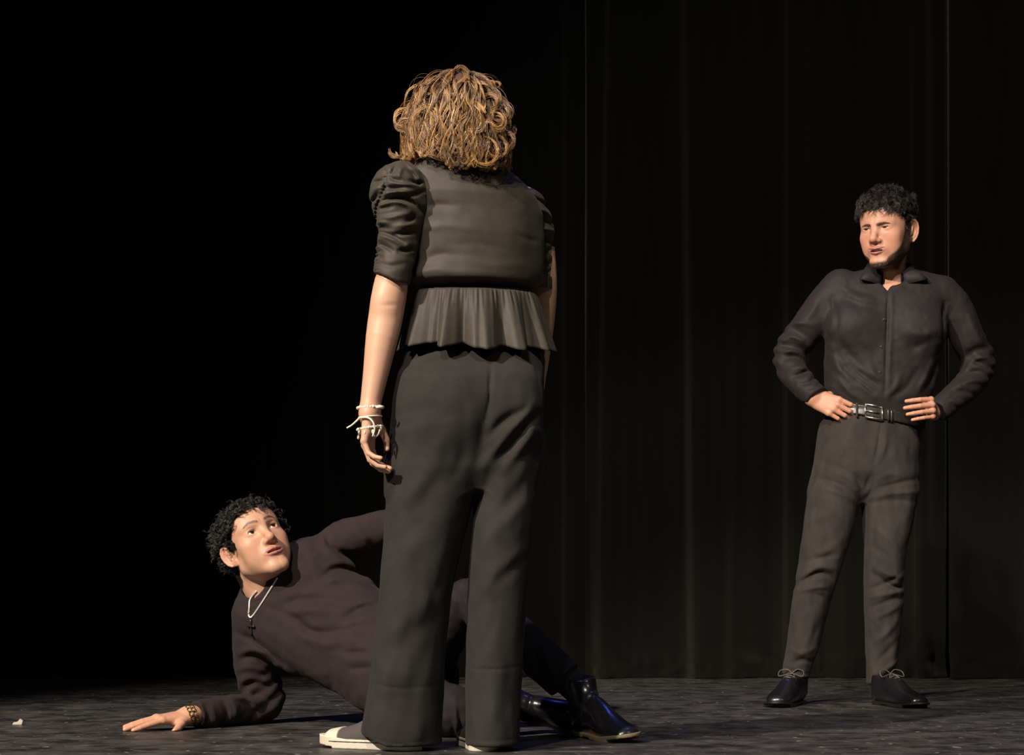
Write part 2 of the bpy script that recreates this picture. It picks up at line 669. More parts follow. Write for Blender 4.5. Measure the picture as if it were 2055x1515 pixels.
    def colour(self, skin, lipc, browc, beardc=None, scalp=None, beard=None, eyes=0.0):
        skin, lipc, browc = (np.array(c, dtype=np.float32) for c in (skin, lipc, browc))

        def f(p):
            q = p.copy()
            q[:, 0] = np.abs(q[:, 0])
            c = np.tile(skin, (len(p), 1))
            nz = vnoise(p * 90, 3)[:, None]
            c *= 1 + 0.05 * nz
            # redder cheeks, nose and ears
            red = np.exp(-np.sum(((q - A(0.042, 0.072, -0.035)) / A(0.022, 0.03, 0.02)) ** 2, axis=1)) * 0.7
            red += np.exp(-np.sum(((q - A(0, 0.106, -0.036)) / A(0.016, 0.02, 0.014)) ** 2, axis=1)) * 0.6
            red += sstep(0.074, 0.082, q[:, 0]) * 0.5
            c *= 1 - red[:, None] * A(0.02, 0.16, 0.16)
            if beard is not None:
                w = np.clip(beard(q) * (1.0 + 0.25 * vnoise(p * 420, 5)), 0, 0.97)
                c = c * (1 - w[:, None]) + np.array(beardc, dtype=np.float32) * w[:, None]
            up, lo, xc, zc = self.mouth(q)
            front = q[:, 1] > 0.07
            w = sstep(0.0030, 0.0002, np.minimum(up, lo)) * front * 0.9
            c = c * (1 - w[:, None]) + lipc * w[:, None]
            # eyebrows
            b = self.brow
            bz = np.interp(q[:, 0], [0.009, 0.020, 0.034, 0.047], [0.0155, 0.0160 + 0.0035 * self.arch, 0.0160 + 0.0050 * self.arch, 0.0155]) + b + self.browz + self.tilt * (q[:, 0] - 0.030)
            th = np.interp(q[:, 0], [0.009, 0.016, 0.034, 0.049], [0.0034, 0.0044, 0.0036, 0.0012]) * self.browt
            w = sstep(1.25, 0.6, np.abs(q[:, 2] - bz) / th) * sstep(0.007, 0.011, q[:, 0]) * sstep(0.051, 0.046, q[:, 0]) * (q[:, 1] > 0.045)
            w *= 0.85 + 0.25 * vnoise(p * A(900, 300, 300), 9)
            w = np.clip(w, 0, 1)
            c = c * (1 - w[:, None]) + browc * w[:, None]
            # lash line and lid rims
            w = sstep(0.0030, 0.0012, np.abs(q[:, 2] - 0.0008 - self.lid * 0.95 + 0.10 * np.abs(q[:, 0] - 0.031))) * sstep(0.0125, 0.008, np.abs(q[:, 0] - 0.0318)) * (q[:, 1] > 0.0765)
            c = c * (1 - 0.75 * w[:, None])
            # dark of nostrils and mouth
            if self.open > 0:
                w = np.exp(-np.sum(((q - A(0, 0.080, -0.0685 - self.open * 0.5)) / A(0.020, 0.010, self.open * 0.62 + 0.0015)) ** 4, axis=1))
                c = c * (1 - w[:, None]) + A(0.10, 0.02, 0.02) * w[:, None]
            if scalp is not None:
                hz = self.hz(q[:, 1])
                w = sstep(-0.003, 0.004, q[:, 2] - hz) * (q[:, 0] < 0.0805)
                c = c * (1 - w[:, None]) + np.array(scalp, dtype=np.float32) * w[:, None]
            return c.astype(np.float32)
        return f


def eyeball_geo(geo, centre, frame, look, r=0.0121):
    """sphere with its iris turned to 'look' (local direction)"""
    nu, nv = 28, 20
    look = unit(look)
    R = basis(look, (0, 0, 1))
    th = np.linspace(0, np.pi, nv)
    ph = np.linspace(0, 2 * np.pi, nu, endpoint=False)
    T, H = np.meshgrid(th, ph, indexing='ij')
    l = np.stack([np.sin(T) * np.cos(H), np.cos(T), np.sin(T) * np.sin(H)], axis=-1).reshape(-1, 3)
    ang = np.repeat(th, nu)
    col = np.tile(A(0.72, 0.66, 0.62), (len(l), 1))
    col[ang < 0.56] = (0.045, 0.02, 0.012)
    col[ang < 0.22] = (0.004, 0.004, 0.004)
    v = centre + (l @ R.T) * r
    v = frame[0] + v @ frame[1].T
    idx = np.arange(nu * nv).reshape(nv, nu)
    a = idx[:-1]
    d = idx[1:]
    q = np.stack([a, np.roll(a, -1, 1), np.roll(d, -1, 1), d], axis=-1).reshape(-1, 4)
    geo.add(v, q, col)


# ---------------------------------------------------------------- hair
def grow(roots, normals, step, S, flow, keep, lift=0.3, curl=0.0, freq=1.0, wild=0.2, seed=1, tipw=0.0, layer=None):
    """guide curves; flow(points, k) -> wanted direction; keep(points) -> distance to stay outside (positive)"""
    rg = np.random.default_rng(seed)
    N = len(roots)
    p = roots.astype(np.float32).copy()
    d = normals.astype(np.float32).copy()
    wv = rg.normal(0, wild, (N, 3)).astype(np.float32)
    out = [p.copy()]
    step = np.broadcast_to(np.asarray(step, dtype=np.float32), (N,))[:, None]
    for k in range(1, S):
        want = flow(p, k / S) + wv
        want /= np.linalg.norm(want, axis=1, keepdims=True) + 1e-9
        a = lift ** k
        dd = d * (1 - 0.45) + want * 0.45
        dd = dd * (1 - a) + normals * a
        dd /= np.linalg.norm(dd, axis=1, keepdims=True) + 1e-9
        p = p + dd * step
        e = keep(p)
        if layer is not None:
            e = e - layer * min(1.0, 2.5 * k / S)
        m = e < 0
        if m.any():
            q = p[m]
            e0 = keep(q)
            g = np.stack([keep(q + A(1e-3, 0, 0)) - e0, keep(q + A(0, 1e-3, 0)) - e0, keep(q + A(0, 0, 1e-3)) - e0], axis=1)
            g /= np.linalg.norm(g, axis=1, keepdims=True) + 1e-9
            p[m] = q - g * e[m][:, None]
        d = dd
        out.append(p.copy())
    g = np.stack(out, axis=1)
    if np.any(np.asarray(curl) > 0):
        t = np.gradient(g, axis=1)
        t /= np.linalg.norm(t, axis=2, keepdims=True) + 1e-9
        nrm = normals[:, None, :] - t * np.sum(t * normals[:, None, :], axis=2, keepdims=True)
        nrm /= np.linalg.norm(nrm, axis=2, keepdims=True) + 1e-9
        bi = np.cross(t, nrm)
        ph = rg.uniform(0, 6.28, (N, 1))
        sgn = np.where(rg.random((N, 1)) < 0.5, -1, 1)
        fr = freq * rg.uniform(0.75, 1.25, (N, 1))
        s = np.linspace(0, 1, S)[None, :]
        amp = (np.broadcast_to(np.asarray(curl, dtype=np.float32), (N,))[:, None] * ((1 - tipw) * np.minimum(1, s * 3.0) + tipw * s ** 1.6))[:, :, None]
        an = (ph + sgn * fr * s * 6.283)[:, :, None]
        g = g + amp * (bi * np.cos(an) + nrm * (0.7 + 0.7 * np.sin(an)))
    return g.astype(np.float32)


def strands(geo, guides, m, clump, r0, colours, seed=1, tip=0.35, sides=3, frame=None, flare=0.4, root=None, rootlen=0.4):
    rg = np.random.default_rng(seed)
    N, S, _ = guides.shape
    s = np.linspace(0, 1, S)[None, None, :, None]
    off = rg.normal(0, 1, (N, m, 1, 3)) * clump
    wav = rg.normal(0, 1, (N, m, 1, 3)) * clump * flare
    pts = guides[:, None] + off * (1 - (1 - tip) * s) + wav * np.sin(s * rg.uniform(3, 9, (N, m, 1, 1)) + rg.uniform(0, 6, (N, m, 1, 1)))
    L = rg.uniform(0.72, 1.0, (N, m))
    # shorten some hairs by resampling
    ss = np.linspace(0, 1, S)
    idx = np.clip(L[:, :, None] * ss[None, None] * (S - 1), 0, S - 1.001)
    i0 = idx.astype(int)
    fr = (idx - i0)[..., None]
    ar = np.arange(N)[:, None, None]
    br = np.arange(m)[None, :, None]
    pts = pts[ar, br, i0] * (1 - fr) + pts[ar, br, i0 + 1] * fr
    pts = pts.reshape(N * m, S, 3).astype(np.float32)
    rad = r0 * (1 - 0.75 * np.linspace(0, 1, S) ** 2)[None, :] * rg.uniform(0.7, 1.2, (N * m, 1))
    base = np.asarray(colours, dtype=np.float32)
    gi = rg.integers(0, len(base), N)
    col = np.repeat(base[gi], m, axis=0) * rg.uniform(0.7, 1.3, (N * m, 1))
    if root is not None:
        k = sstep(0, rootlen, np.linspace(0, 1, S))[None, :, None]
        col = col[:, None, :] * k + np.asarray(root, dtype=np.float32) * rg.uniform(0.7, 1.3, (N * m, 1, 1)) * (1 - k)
    if frame is not None:
        pts = frame[0] + pts @ frame[1].T
    tubes(geo, pts, rad.astype(np.float32), col.astype(np.float32), sides, cap=False)


def scalp_roots(head, n, region, seed):
    """random points on the skull field inside region(q) with outward normals"""
    rg = np.random.default_rng(seed)
    v = rg.normal(0, 1, (n * 8, 3)).astype(np.float32)
    v /= np.linalg.norm(v, axis=1, keepdims=True)
    p = A(0, -0.005, 0.02) + v * 0.1
    f = head.skull
    for _ in range(6):
        d = f(p)
        p = p - v * d[:, None]
    p = p[region(p)][:n]
    e = 1e-3
    g = np.stack([f(p + A(e, 0, 0)) - f(p - A(e, 0, 0)), f(p + A(0, e, 0)) - f(p - A(0, e, 0)), f(p + A(0, 0, e)) - f(p - A(0, 0, e))], axis=1)
    g /= np.linalg.norm(g, axis=1, keepdims=True) + 1e-9
    return p, g


# ---------------------------------------------------------------- hands (local: x towards thumb, y towards fingertips, z out of the back of the hand)
class Hand:
    LEN = {'index': (0.042, 0.026, 0.021), 'middle': (0.046, 0.030, 0.022), 'ring': (0.042, 0.028, 0.021), 'little': (0.034, 0.021, 0.019)}
    BASE = {'index': (0.027, 0.090, 0.000), 'middle': (0.007, 0.094, 0.002), 'ring': (-0.013, 0.090, 0.001), 'little': (-0.031, 0.080, -0.003)}
    RAD = {'index': 0.0086, 'middle': 0.0088, 'ring': 0.0083, 'little': 0.0073}

    def __init__(self, wrist, along, back, side, bends, spread=(6, 1, -5, -12), thumb=None, size=1.0, wrist_r=(0.028, 0.020), knuckle=1.0):
        """along: wrist->knuckles, back: out of the back of the hand, side: +1 right hand, -1 left hand"""
        y = unit(along)
        z = unit(np.asarray(back, dtype=np.float32) - y * np.dot(y, np.asarray(back, dtype=np.float32)))
        x = np.cross(y, z) * -side     # right hand, palm down, fingers away: the thumb is on the left
        self.R = np.stack([x, y, z], axis=1).astype(np.float32)
        self.o = np.asarray(wrist, dtype=np.float32)
        self.s = size
        self.wr = wrist_r
        self.kn = knuckle
        self.fingers = []
        for (nm, bl), sp in zip(self.BASE.items(), spread):
            a = np.array(bl, dtype=np.float32)
            b = bends[nm]
            ang = 0.0
            nodes = [np.append(a, self.RAD[nm] * 1.12)]
            sx = math.radians(sp)
            for seg, (L, bd) in enumerate(zip(self.LEN[nm], b)):
                ang += math.radians(bd)
                dirv = A(math.sin(sx) * math.cos(ang * 0.6), math.cos(sx) * math.cos(ang), -math.sin(ang))
                dirv = unit(dirv)
                a = a + dirv * L
                nodes.append(np.append(a, self.RAD[nm] * (0.98, 0.90, 0.76)[seg]))
            self.fingers.append(np.array(nodes, dtype=np.float32))
        t = thumb or [(0.018, 0.016, -0.008, 0.015), (0.040, 0.045, -0.014, 0.0125), (0.052, 0.074, -0.016, 0.0100), (0.057, 0.098, -0.017, 0.0078)]
        self.thumb = np.array(t, dtype=np.float32)

    def local(self, p):
        return (p - self.o) @ self.R / self.s

    def world(self, l):
        return self.o + (np.asarray(l, dtype=np.float32) * self.s) @ self.R.T

    def __call__(self, p):
        q = self.local(p)
        # palm: flattened space for wide bones
        d = None
        for nm, bl in self.BASE.items():
            e = s_cone(q, (bl[0] * 0.55, 0.006, 0), (bl[0], bl[1] - 0.004, bl[2] - 0.001), 0.0135, 0.0105)
            d = e if d is None else smin(d, e, 0.014)
        d = smin(d, s_ell(q, (0.022, 0.036, -0.011), (0.015, 0.028, 0.013)), 0.012)
        d = smin(d, s_ell(q, (-0.024, 0.034, -0.009), (0.011, 0.028, 0.011)), 0.012)
        w = s_ell(q, (0, -0.004, 0), (self.wr[0] / self.s, 0.03, self.wr[1] / self.s))
        d = smin(d, w, 0.012)
        for fg in self.fingers:
            e = s_chain(q, fg, 0.0015)
            e = smin(e, s_ell(q, fg[0, :3] + A(0, 0, 0.002), (0.0095 * self.kn, 0.011 * self.kn, 0.0095 * self.kn)), 0.005)     # knuckle
            d = np.where(e < d, smin(d, e, 0.0045), smin(d, e, 0.0045))
        d = smin(d, s_chain(q, self.thumb, 0.003), 0.008)
        return d * self.s

    def nail_tint(self, p, col, tint=(1.06, 0.96, 0.94)):
        q = self.local(p)
        for fg in list(self.fingers) + [self.thumb]:
            tip = fg[-1, :3]
            dirv = unit(fg[-1, :3] - fg[-2, :3])
            up = unit(A(0, 0, 1) - dirv * dirv[2])
            c = tip + up * fg[-1, 3] * 0.9 + dirv * 0.001
            w = sstep(0.0065, 0.0045, np.linalg.norm((q - c), axis=1))
            col = col * (1 + w[:, None] * (A(*tint) * A(1.12, 1.1, 1.1) - 1))
        return col


def clear_of_ears(g):
    """drop guides that would hang over the ears (local coordinates)"""
    p = g[:, 3:]
    hit = (np.abs(p[:, :, 0]) > 0.066) & (p[:, :, 1] > -0.040) & (p[:, :, 1] < 0.016) & (p[:, :, 2] < 0.022) & (p[:, :, 2] > -0.050)
    return g[hit.mean(1) < 0.22]


def tame(g, head, md):
    """hold strand points within md(p) of the skull (local coordinates)"""
    sh = g.shape
    p = g.reshape(-1, 3).astype(np.float32)
    d = head.skull(p)
    e = 1e-3
    gr = np.stack([head.skull(p + A(e, 0, 0)) - d, head.skull(p + A(0, e, 0)) - d, head.skull(p + A(0, 0, e)) - d], axis=1)
    gr /= np.linalg.norm(gr, axis=1, keepdims=True) + 1e-9
    m = md(p)
    over = np.maximum(d - m, 0)
    p = p - gr * (over - 0.003 * np.tanh(over / 0.003))[:, None]
    return p.reshape(sh)

# ---------------------------------------------------------------- stage materials
def floor_material():
    m = bpy.data.materials.new('worn_black_stage_paint')
    m.use_nodes = True
    nt = m.node_tree
    b = nt.nodes['Principled BSDF']
    tc = nt.nodes.new('ShaderNodeTexCoord')
    N, L = nt.nodes.new, nt.links.new

    def mapped(sc):
        mp = N('ShaderNodeMapping')
        mp.inputs['Scale'].default_value = sc
        L(tc.outputs['Object'], mp.inputs['Vector'])
        return mp.outputs[0]

    def noise(vec, scale, detail=4, rough=0.6):
        n = N('ShaderNodeTexNoise')
        n.inputs['Scale'].default_value = scale
        n.inputs['Detail'].default_value = detail
        n.inputs['Roughness'].default_value = rough
        L(vec, n.inputs['Vector'])
        return n.outputs['Fac']

    def ramp(src, lo, hi, a=0.0, c=1.0):
        r = N('ShaderNodeMapRange')
        r.inputs['From Min'].default_value = lo
        r.inputs['From Max'].default_value = hi
        r.inputs['To Min'].default_value = a
        r.inputs['To Max'].default_value = c
        L(src, r.inputs['Value'])
        return r.outputs[0]

    def mix(fac, c1, c2):
        x = N('ShaderNodeMix')
        x.data_type = 'RGBA'
        L(fac, x.inputs[0])
        if isinstance(c1, tuple):
            x.inputs[6].default_value = c1
        else:
            L(c1, x.inputs[6])
        x.inputs[7].default_value = c2
        return x.outputs[2]
    streak = noise(mapped((1, 0.8, 1)), 9.0, 5, 0.62)
    scuff = noise(mapped((0.7, 0.8, 1)), 26.0, 4, 0.6)
    blotch = noise(mapped((1, 1, 1)), 1.3, 3)
    fleck = noise(mapped((1, 0.5, 1)), 36.0, 1, 0.5)
    scratch = noise(mapped((0.5, 3.0, 1)), 8.0, 3, 0.6)
    col = mix(ramp(streak, 0.38, 0.62), (0.016, 0.0155, 0.015, 1), (0.075, 0.071, 0.067, 1))
    col = mix(ramp(scuff, 0.54, 0.70, 0, 0.65), col, (0.12, 0.112, 0.105, 1))
    col = mix(ramp(scratch, 0.64, 0.72, 0, 0.5), col, (0.20, 0.19, 0.175, 1))
    col = mix(ramp(blotch, 0.55, 0.75, 0, 0.35), col, (0.022, 0.021, 0.021, 1))
    col = mix(ramp(fleck, 0.70, 0.75, 0, 0.6), col, (0.36, 0.34, 0.31, 1))
    L(col, b.inputs['Base Color'])
    L(ramp(scuff, 0.3, 0.7, 0.30, 0.55), b.inputs['Roughness'])
    b.inputs['Specular IOR Level'].default_value = 0.45
    bp = N('ShaderNodeBump')
    bp.inputs['Strength'].default_value = 0.35
    bp.inputs['Distance'].default_value = 0.004
    L(streak, bp.inputs['Height'])
    L(bp.outputs[0], b.inputs['Normal'])
    return m


M_floor = floor_material()
M_curtain = material('black_velour', (0.0068, 0.0065, 0.0055), 0.95, noise=0.12, nscale=14, stretch=(3, 3, 0.25), bump=0.25, bscale=500, spec=0.05, sheen=0.10, sheen_tint=(0.9, 0.85, 0.7))
M_paper = material('torn_paper', (0.42, 0.39, 0.34), 0.8)

# ---------------------------------------------------------------- stage floor of painted boards
def box_geo(geo, lo, hi, bev=0.0):
    lo, hi = np.asarray(lo, dtype=np.float32), np.asarray(hi, dtype=np.float32)
    b = np.array([bev, bev, 0], dtype=np.float32)
    z0, z1 = lo[2], hi[2]
    rings = [(lo, hi, z0), (lo, hi, z1 - bev), (lo + b, hi - b, z1)]
    v = []
    for a, c, z in rings:
        v += [(a[0], a[1], z), (c[0], a[1], z), (c[0], c[1], z), (a[0], c[1], z)]
    f = [(3, 2, 1, 0), (8, 9, 10, 11)]
    for r in (0, 4):
        for i in range(4):
            j = (i + 1) % 4
            f.append((r + i, r + j, r + 4 + j, r + 4 + i))
    geo.add(v, f)
    return geo


sub = obj('floor', box_geo(Geo(), (-6, -0.5, -0.06), (6, 13, -0.014)), material('stage_deck', (0.01, 0.01, 0.01), 0.9), smooth=False)
tag(sub, 'worn black painted stage floor', 'floor', kind='structure')
ys = [-0.5 + 1.22 * k + 0.43 for k in range(0, 12)]
pn = 0
for r in range(len(ys) - 1):
    off = 0.9 if r % 2 else -0.35
    x = -6 + off - 2.44
    while x < 6:
        a, c = max(x, -6), min(x + 2.44, 6)
        if c - a > 0.05:
            obj('floor_panel', box_geo(Geo(), (a + 0.001, ys[r] + 0.001, -0.0139), (c - 0.001, ys[r + 1] - 0.001, 0.0), 0.0012), M_floor, sub, smooth=False)
        x += 2.44

# black walls of the stage house, behind the curtains and out in the wings
M_wall = material('black_wall_paint', (0.006, 0.006, 0.006), 0.9)
for nm, lo, hi in (('wall_back', (-6.0, 10.6, 0.0), (6.0, 10.8, 8.0)), ('wall_left', (-6.2, -2.5, 0.0), (-6.0, 10.8, 8.0)), ('wall_right', (6.0, -2.5, 0.0), (6.2, 10.8, 8.0))):
    tag(obj(nm, box_geo(Geo(), lo, hi), M_wall, smooth=False), kind='structure')

# ---------------------------------------------------------------- curtains
def curtain(x0, x1, y, folds, label, seed, height=4.6, amp=0.05):
    rg = np.random.default_rng(seed)
    nx = int((x1 - x0) / 0.012)
    zs = np.concatenate([np.linspace(0, 0.16, 18), np.linspace(0.18, height, 46)])
    X, Z = np.meshgrid(np.linspace(x0, x1, nx), zs, indexing='ij')
    X, Z = X.ravel(), Z.ravel()
    Y = np.zeros_like(X)
    per = rg.uniform(0.28, 0.4)
    for k in range(4):
        fr = (1.0, 1.9, 3.3, 5.1)[k] / per
        Y -= amp * (0.45, 0.3, 0.16, 0.08)[k] * np.sin(6.283 * fr * X + rg.uniform(0, 6) + 0.25 * np.sin(Z * rg.uniform(0.5, 1.1) + k))
    for xt, xb, w, h in folds:       # x at top, x at floor, width, height towards the house
        xc = xb + (xt - xb) * np.clip(Z / 2.8, 0, 1.2) ** 1.3
        t = (X - xc) / w
        Y -= h * np.where(t < 0, np.exp(-(t / 0.35) ** 2), np.exp(-(t / 1.3) ** 2))
    hem = np.clip(1 - Z / 0.13, 0, 1)
    p = np.stack([X * 16, Z * 14, np.zeros_like(X) + seed], axis=1)
    p2 = np.stack([X * 42, Z * 30, np.zeros_like(X) + seed + 5], axis=1)
    Y -= sstep(0, 0.5, hem) * (0.016 * vnoise(p, seed) + 0.011 * vnoise(p2, seed + 1)) + 0.03 * hem
    Y += y
    Zz = np.maximum(Z, 0.001)
    v = np.stack([X, Y, Zz], axis=1)
    idx = np.arange(nx * len(zs)).reshape(nx, len(zs))
    q = np.stack([idx[:-1, :-1], idx[1:, :-1], idx[1:, 1:], idx[:-1, 1:]], axis=-1).reshape(-1, 4)
    g = Geo().add(v, q)
    o = obj('stage_curtain', g, M_curtain, origin=((x0 + x1) / 2, y, 0))
    md = o.modifiers.new('cloth_thickness', 'SOLIDIFY')
    md.thickness = 0.004
    md.offset = 1
    tag(o, label, 'curtain')
    return o


def cx(px):
    return (px - CX) * 9.4 / F


curtain(-4.6, cx(1193), 9.55, [], 'unlit black stage curtain behind the lying man', 3)
curtain(cx(1176), cx(1903), 9.45, [(cx(1181), cx(1194), 0.035, 0.03), (cx(1232), cx(1212), 0.085, 0.095), (cx(1384), cx(1400), 0.10, 0.11), (cx(1484), cx(1470), 0.06, 0.06),
                                   (cx(1590), cx(1586), 0.06, 0.085), (cx(1690), cx(1700), 0.09, 0.03), (cx(1836), cx(1846), 0.05, 0.075)],
        'black stage curtain with tall folds between the boot and the standing man', 5, amp=0.016)
curtain(cx(1896), 4.6, 9.36, [(cx(1906), cx(1896), 0.05, 0.05), (cx(1935), cx(1930), 0.12, 0.03), (cx(2120), cx(2110), 0.10, 0.06), (cx(2300), cx(2300), 0.10, 0.06)],
        'black stage curtain at far right catching the standing man\'s shadow', 9, amp=0.012)

# scrap of paper lying on the boards
g = Geo()
c = P(36, 1433, 6.42)
c[2] = 0.001
sv = np.array([(-0.016, 0, 0), (0.010, 0.002, 0), (0.012, 0.006, 0.010), (0.004, 0.008, 0.016), (-0.004, 0.006, 0.007), (-0.014, 0.004, 0.006)], dtype=np.float32)
bk = sv + A(0.001, 0.006, 0.0005)
g.add(np.vstack([sv, bk]) + c, [(0, 1, 2, 4), (2, 3, 4, -1), (0, 4, 5, -1), (6, 10, 8, 7), (8, 10, 9, -1), (6, 11, 10, -1), (0, 6, 7, 1), (1, 7, 8, 2), (2, 8, 9, 3), (3, 9, 10, 4), (4, 10, 11, 5), (5, 11, 6, 0)])
tag(obj('paper_scrap', g, M_paper, smooth=False, origin=c), 'tiny torn pale paper scrap lying alone on the floor', 'paper')

# ---------------------------------------------------------------- figure materials
M_skin = material('skin', (1, 1, 1), 0.48, attr=True, sss=0.12, spec=0.4, bump=0.06, bscale=900)
M_eye = material('eye', (1, 1, 1), 0.08, attr=True)
M_hair = material('hair', (1, 1, 1), 0.38, attr=True, spec=0.6)
M_bhair = material('black_hair', (1, 1, 1), 0.42, attr=True, spec=0.6)
M_hairbase = material('matte_hair_base', (1, 1, 1), 0.95, attr=True, spec=0.05)
M_blouse = material('charcoal_crepe', (0.042, 0.0355, 0.0275), 0.62, noise=0.12, nscale=60, bump=0.15, bscale=900, sheen=0.04, spec=0.3)
M_wpants = material('dark_grey_twill', (0.025, 0.0232, 0.0222), 0.8, noise=0.15, nscale=25, bump=0.2, bscale=1100, sheen=0.03, spec=0.2)
M_shirt = material('black_cotton', (0.0195, 0.0155, 0.0165), 0.68, noise=0.06, nscale=40, bump=0.15, bscale=1200, sheen=0.02, spec=0.28)
M_mpants = material('faded_black_twill', (0.042, 0.036, 0.035), 0.85, noise=0.28, nscale=22, bump=0.25, bscale=1000, sheen=0.03, spec=0.15, stretch=(1, 1, 0.5))
M_sweat = material('aubergine_black_jersey', (0.030, 0.0218, 0.0238), 0.9, noise=0.1, nscale=30, bump=0.2, bscale=1000, sheen=0.03, spec=0.12)
M_lpants = material('black_denim', (0.024, 0.020, 0.023), 0.85, noise=0.3, nscale=30, bump=0.2, bscale=900, spec=0.2)
M_leather = material('polished_black_leather', (0.010, 0.010, 0.012), 0.30, bump=0.03, bscale=90, spec=0.7, coat=0.35)
M_sole = material('black_rubber', (0.010, 0.0095, 0.009), 0.5)
M_welt = material('worn_tan_sole', (0.16, 0.13, 0.08), 0.6)
M_canvas = material('dark_canvas', (0.07, 0.06, 0.055), 0.85, bump=0.2, bscale=900)
M_white = material('white_rubber', (0.62, 0.58, 0.47), 0.5)
M_lace = material('black_waxed_lace', (0.10, 0.09, 0.075), 0.45)
M_belt = material('black_belt_leather', (0.022, 0.021, 0.018), 0.32, bump=0.12, bscale=350, spec=0.6)
M_metal = material('brushed_steel', (0.75, 0.72, 0.66), 0.3, metal=1.0)
M_silver = material('silver_chain', (0.82, 0.80, 0.76), 0.35, metal=0.6)
M_darkmetal = material('dark_metal', (0.06, 0.055, 0.055), 0.35, metal=0.7)
M_cord = material('white_cord', (0.75, 0.68, 0.58), 0.7)
M_bead = material('pink_white_beads', (0.70, 0.56, 0.50), 0.4)
M_bronze = material('dark_bronze_links', (0.10, 0.075, 0.035), 0.35, metal=0.6)
M_sock = material('black_sock', (0.012, 0.011, 0.012), 0.9)
M_button = material('black_button', (0.03, 0.027, 0.027), 0.3)

SKIN_W = A(0.56, 0.33, 0.225)
SKIN_M = A(0.58, 0.295, 0.20)
SKIN_L = A(0.59, 0.325, 0.215)


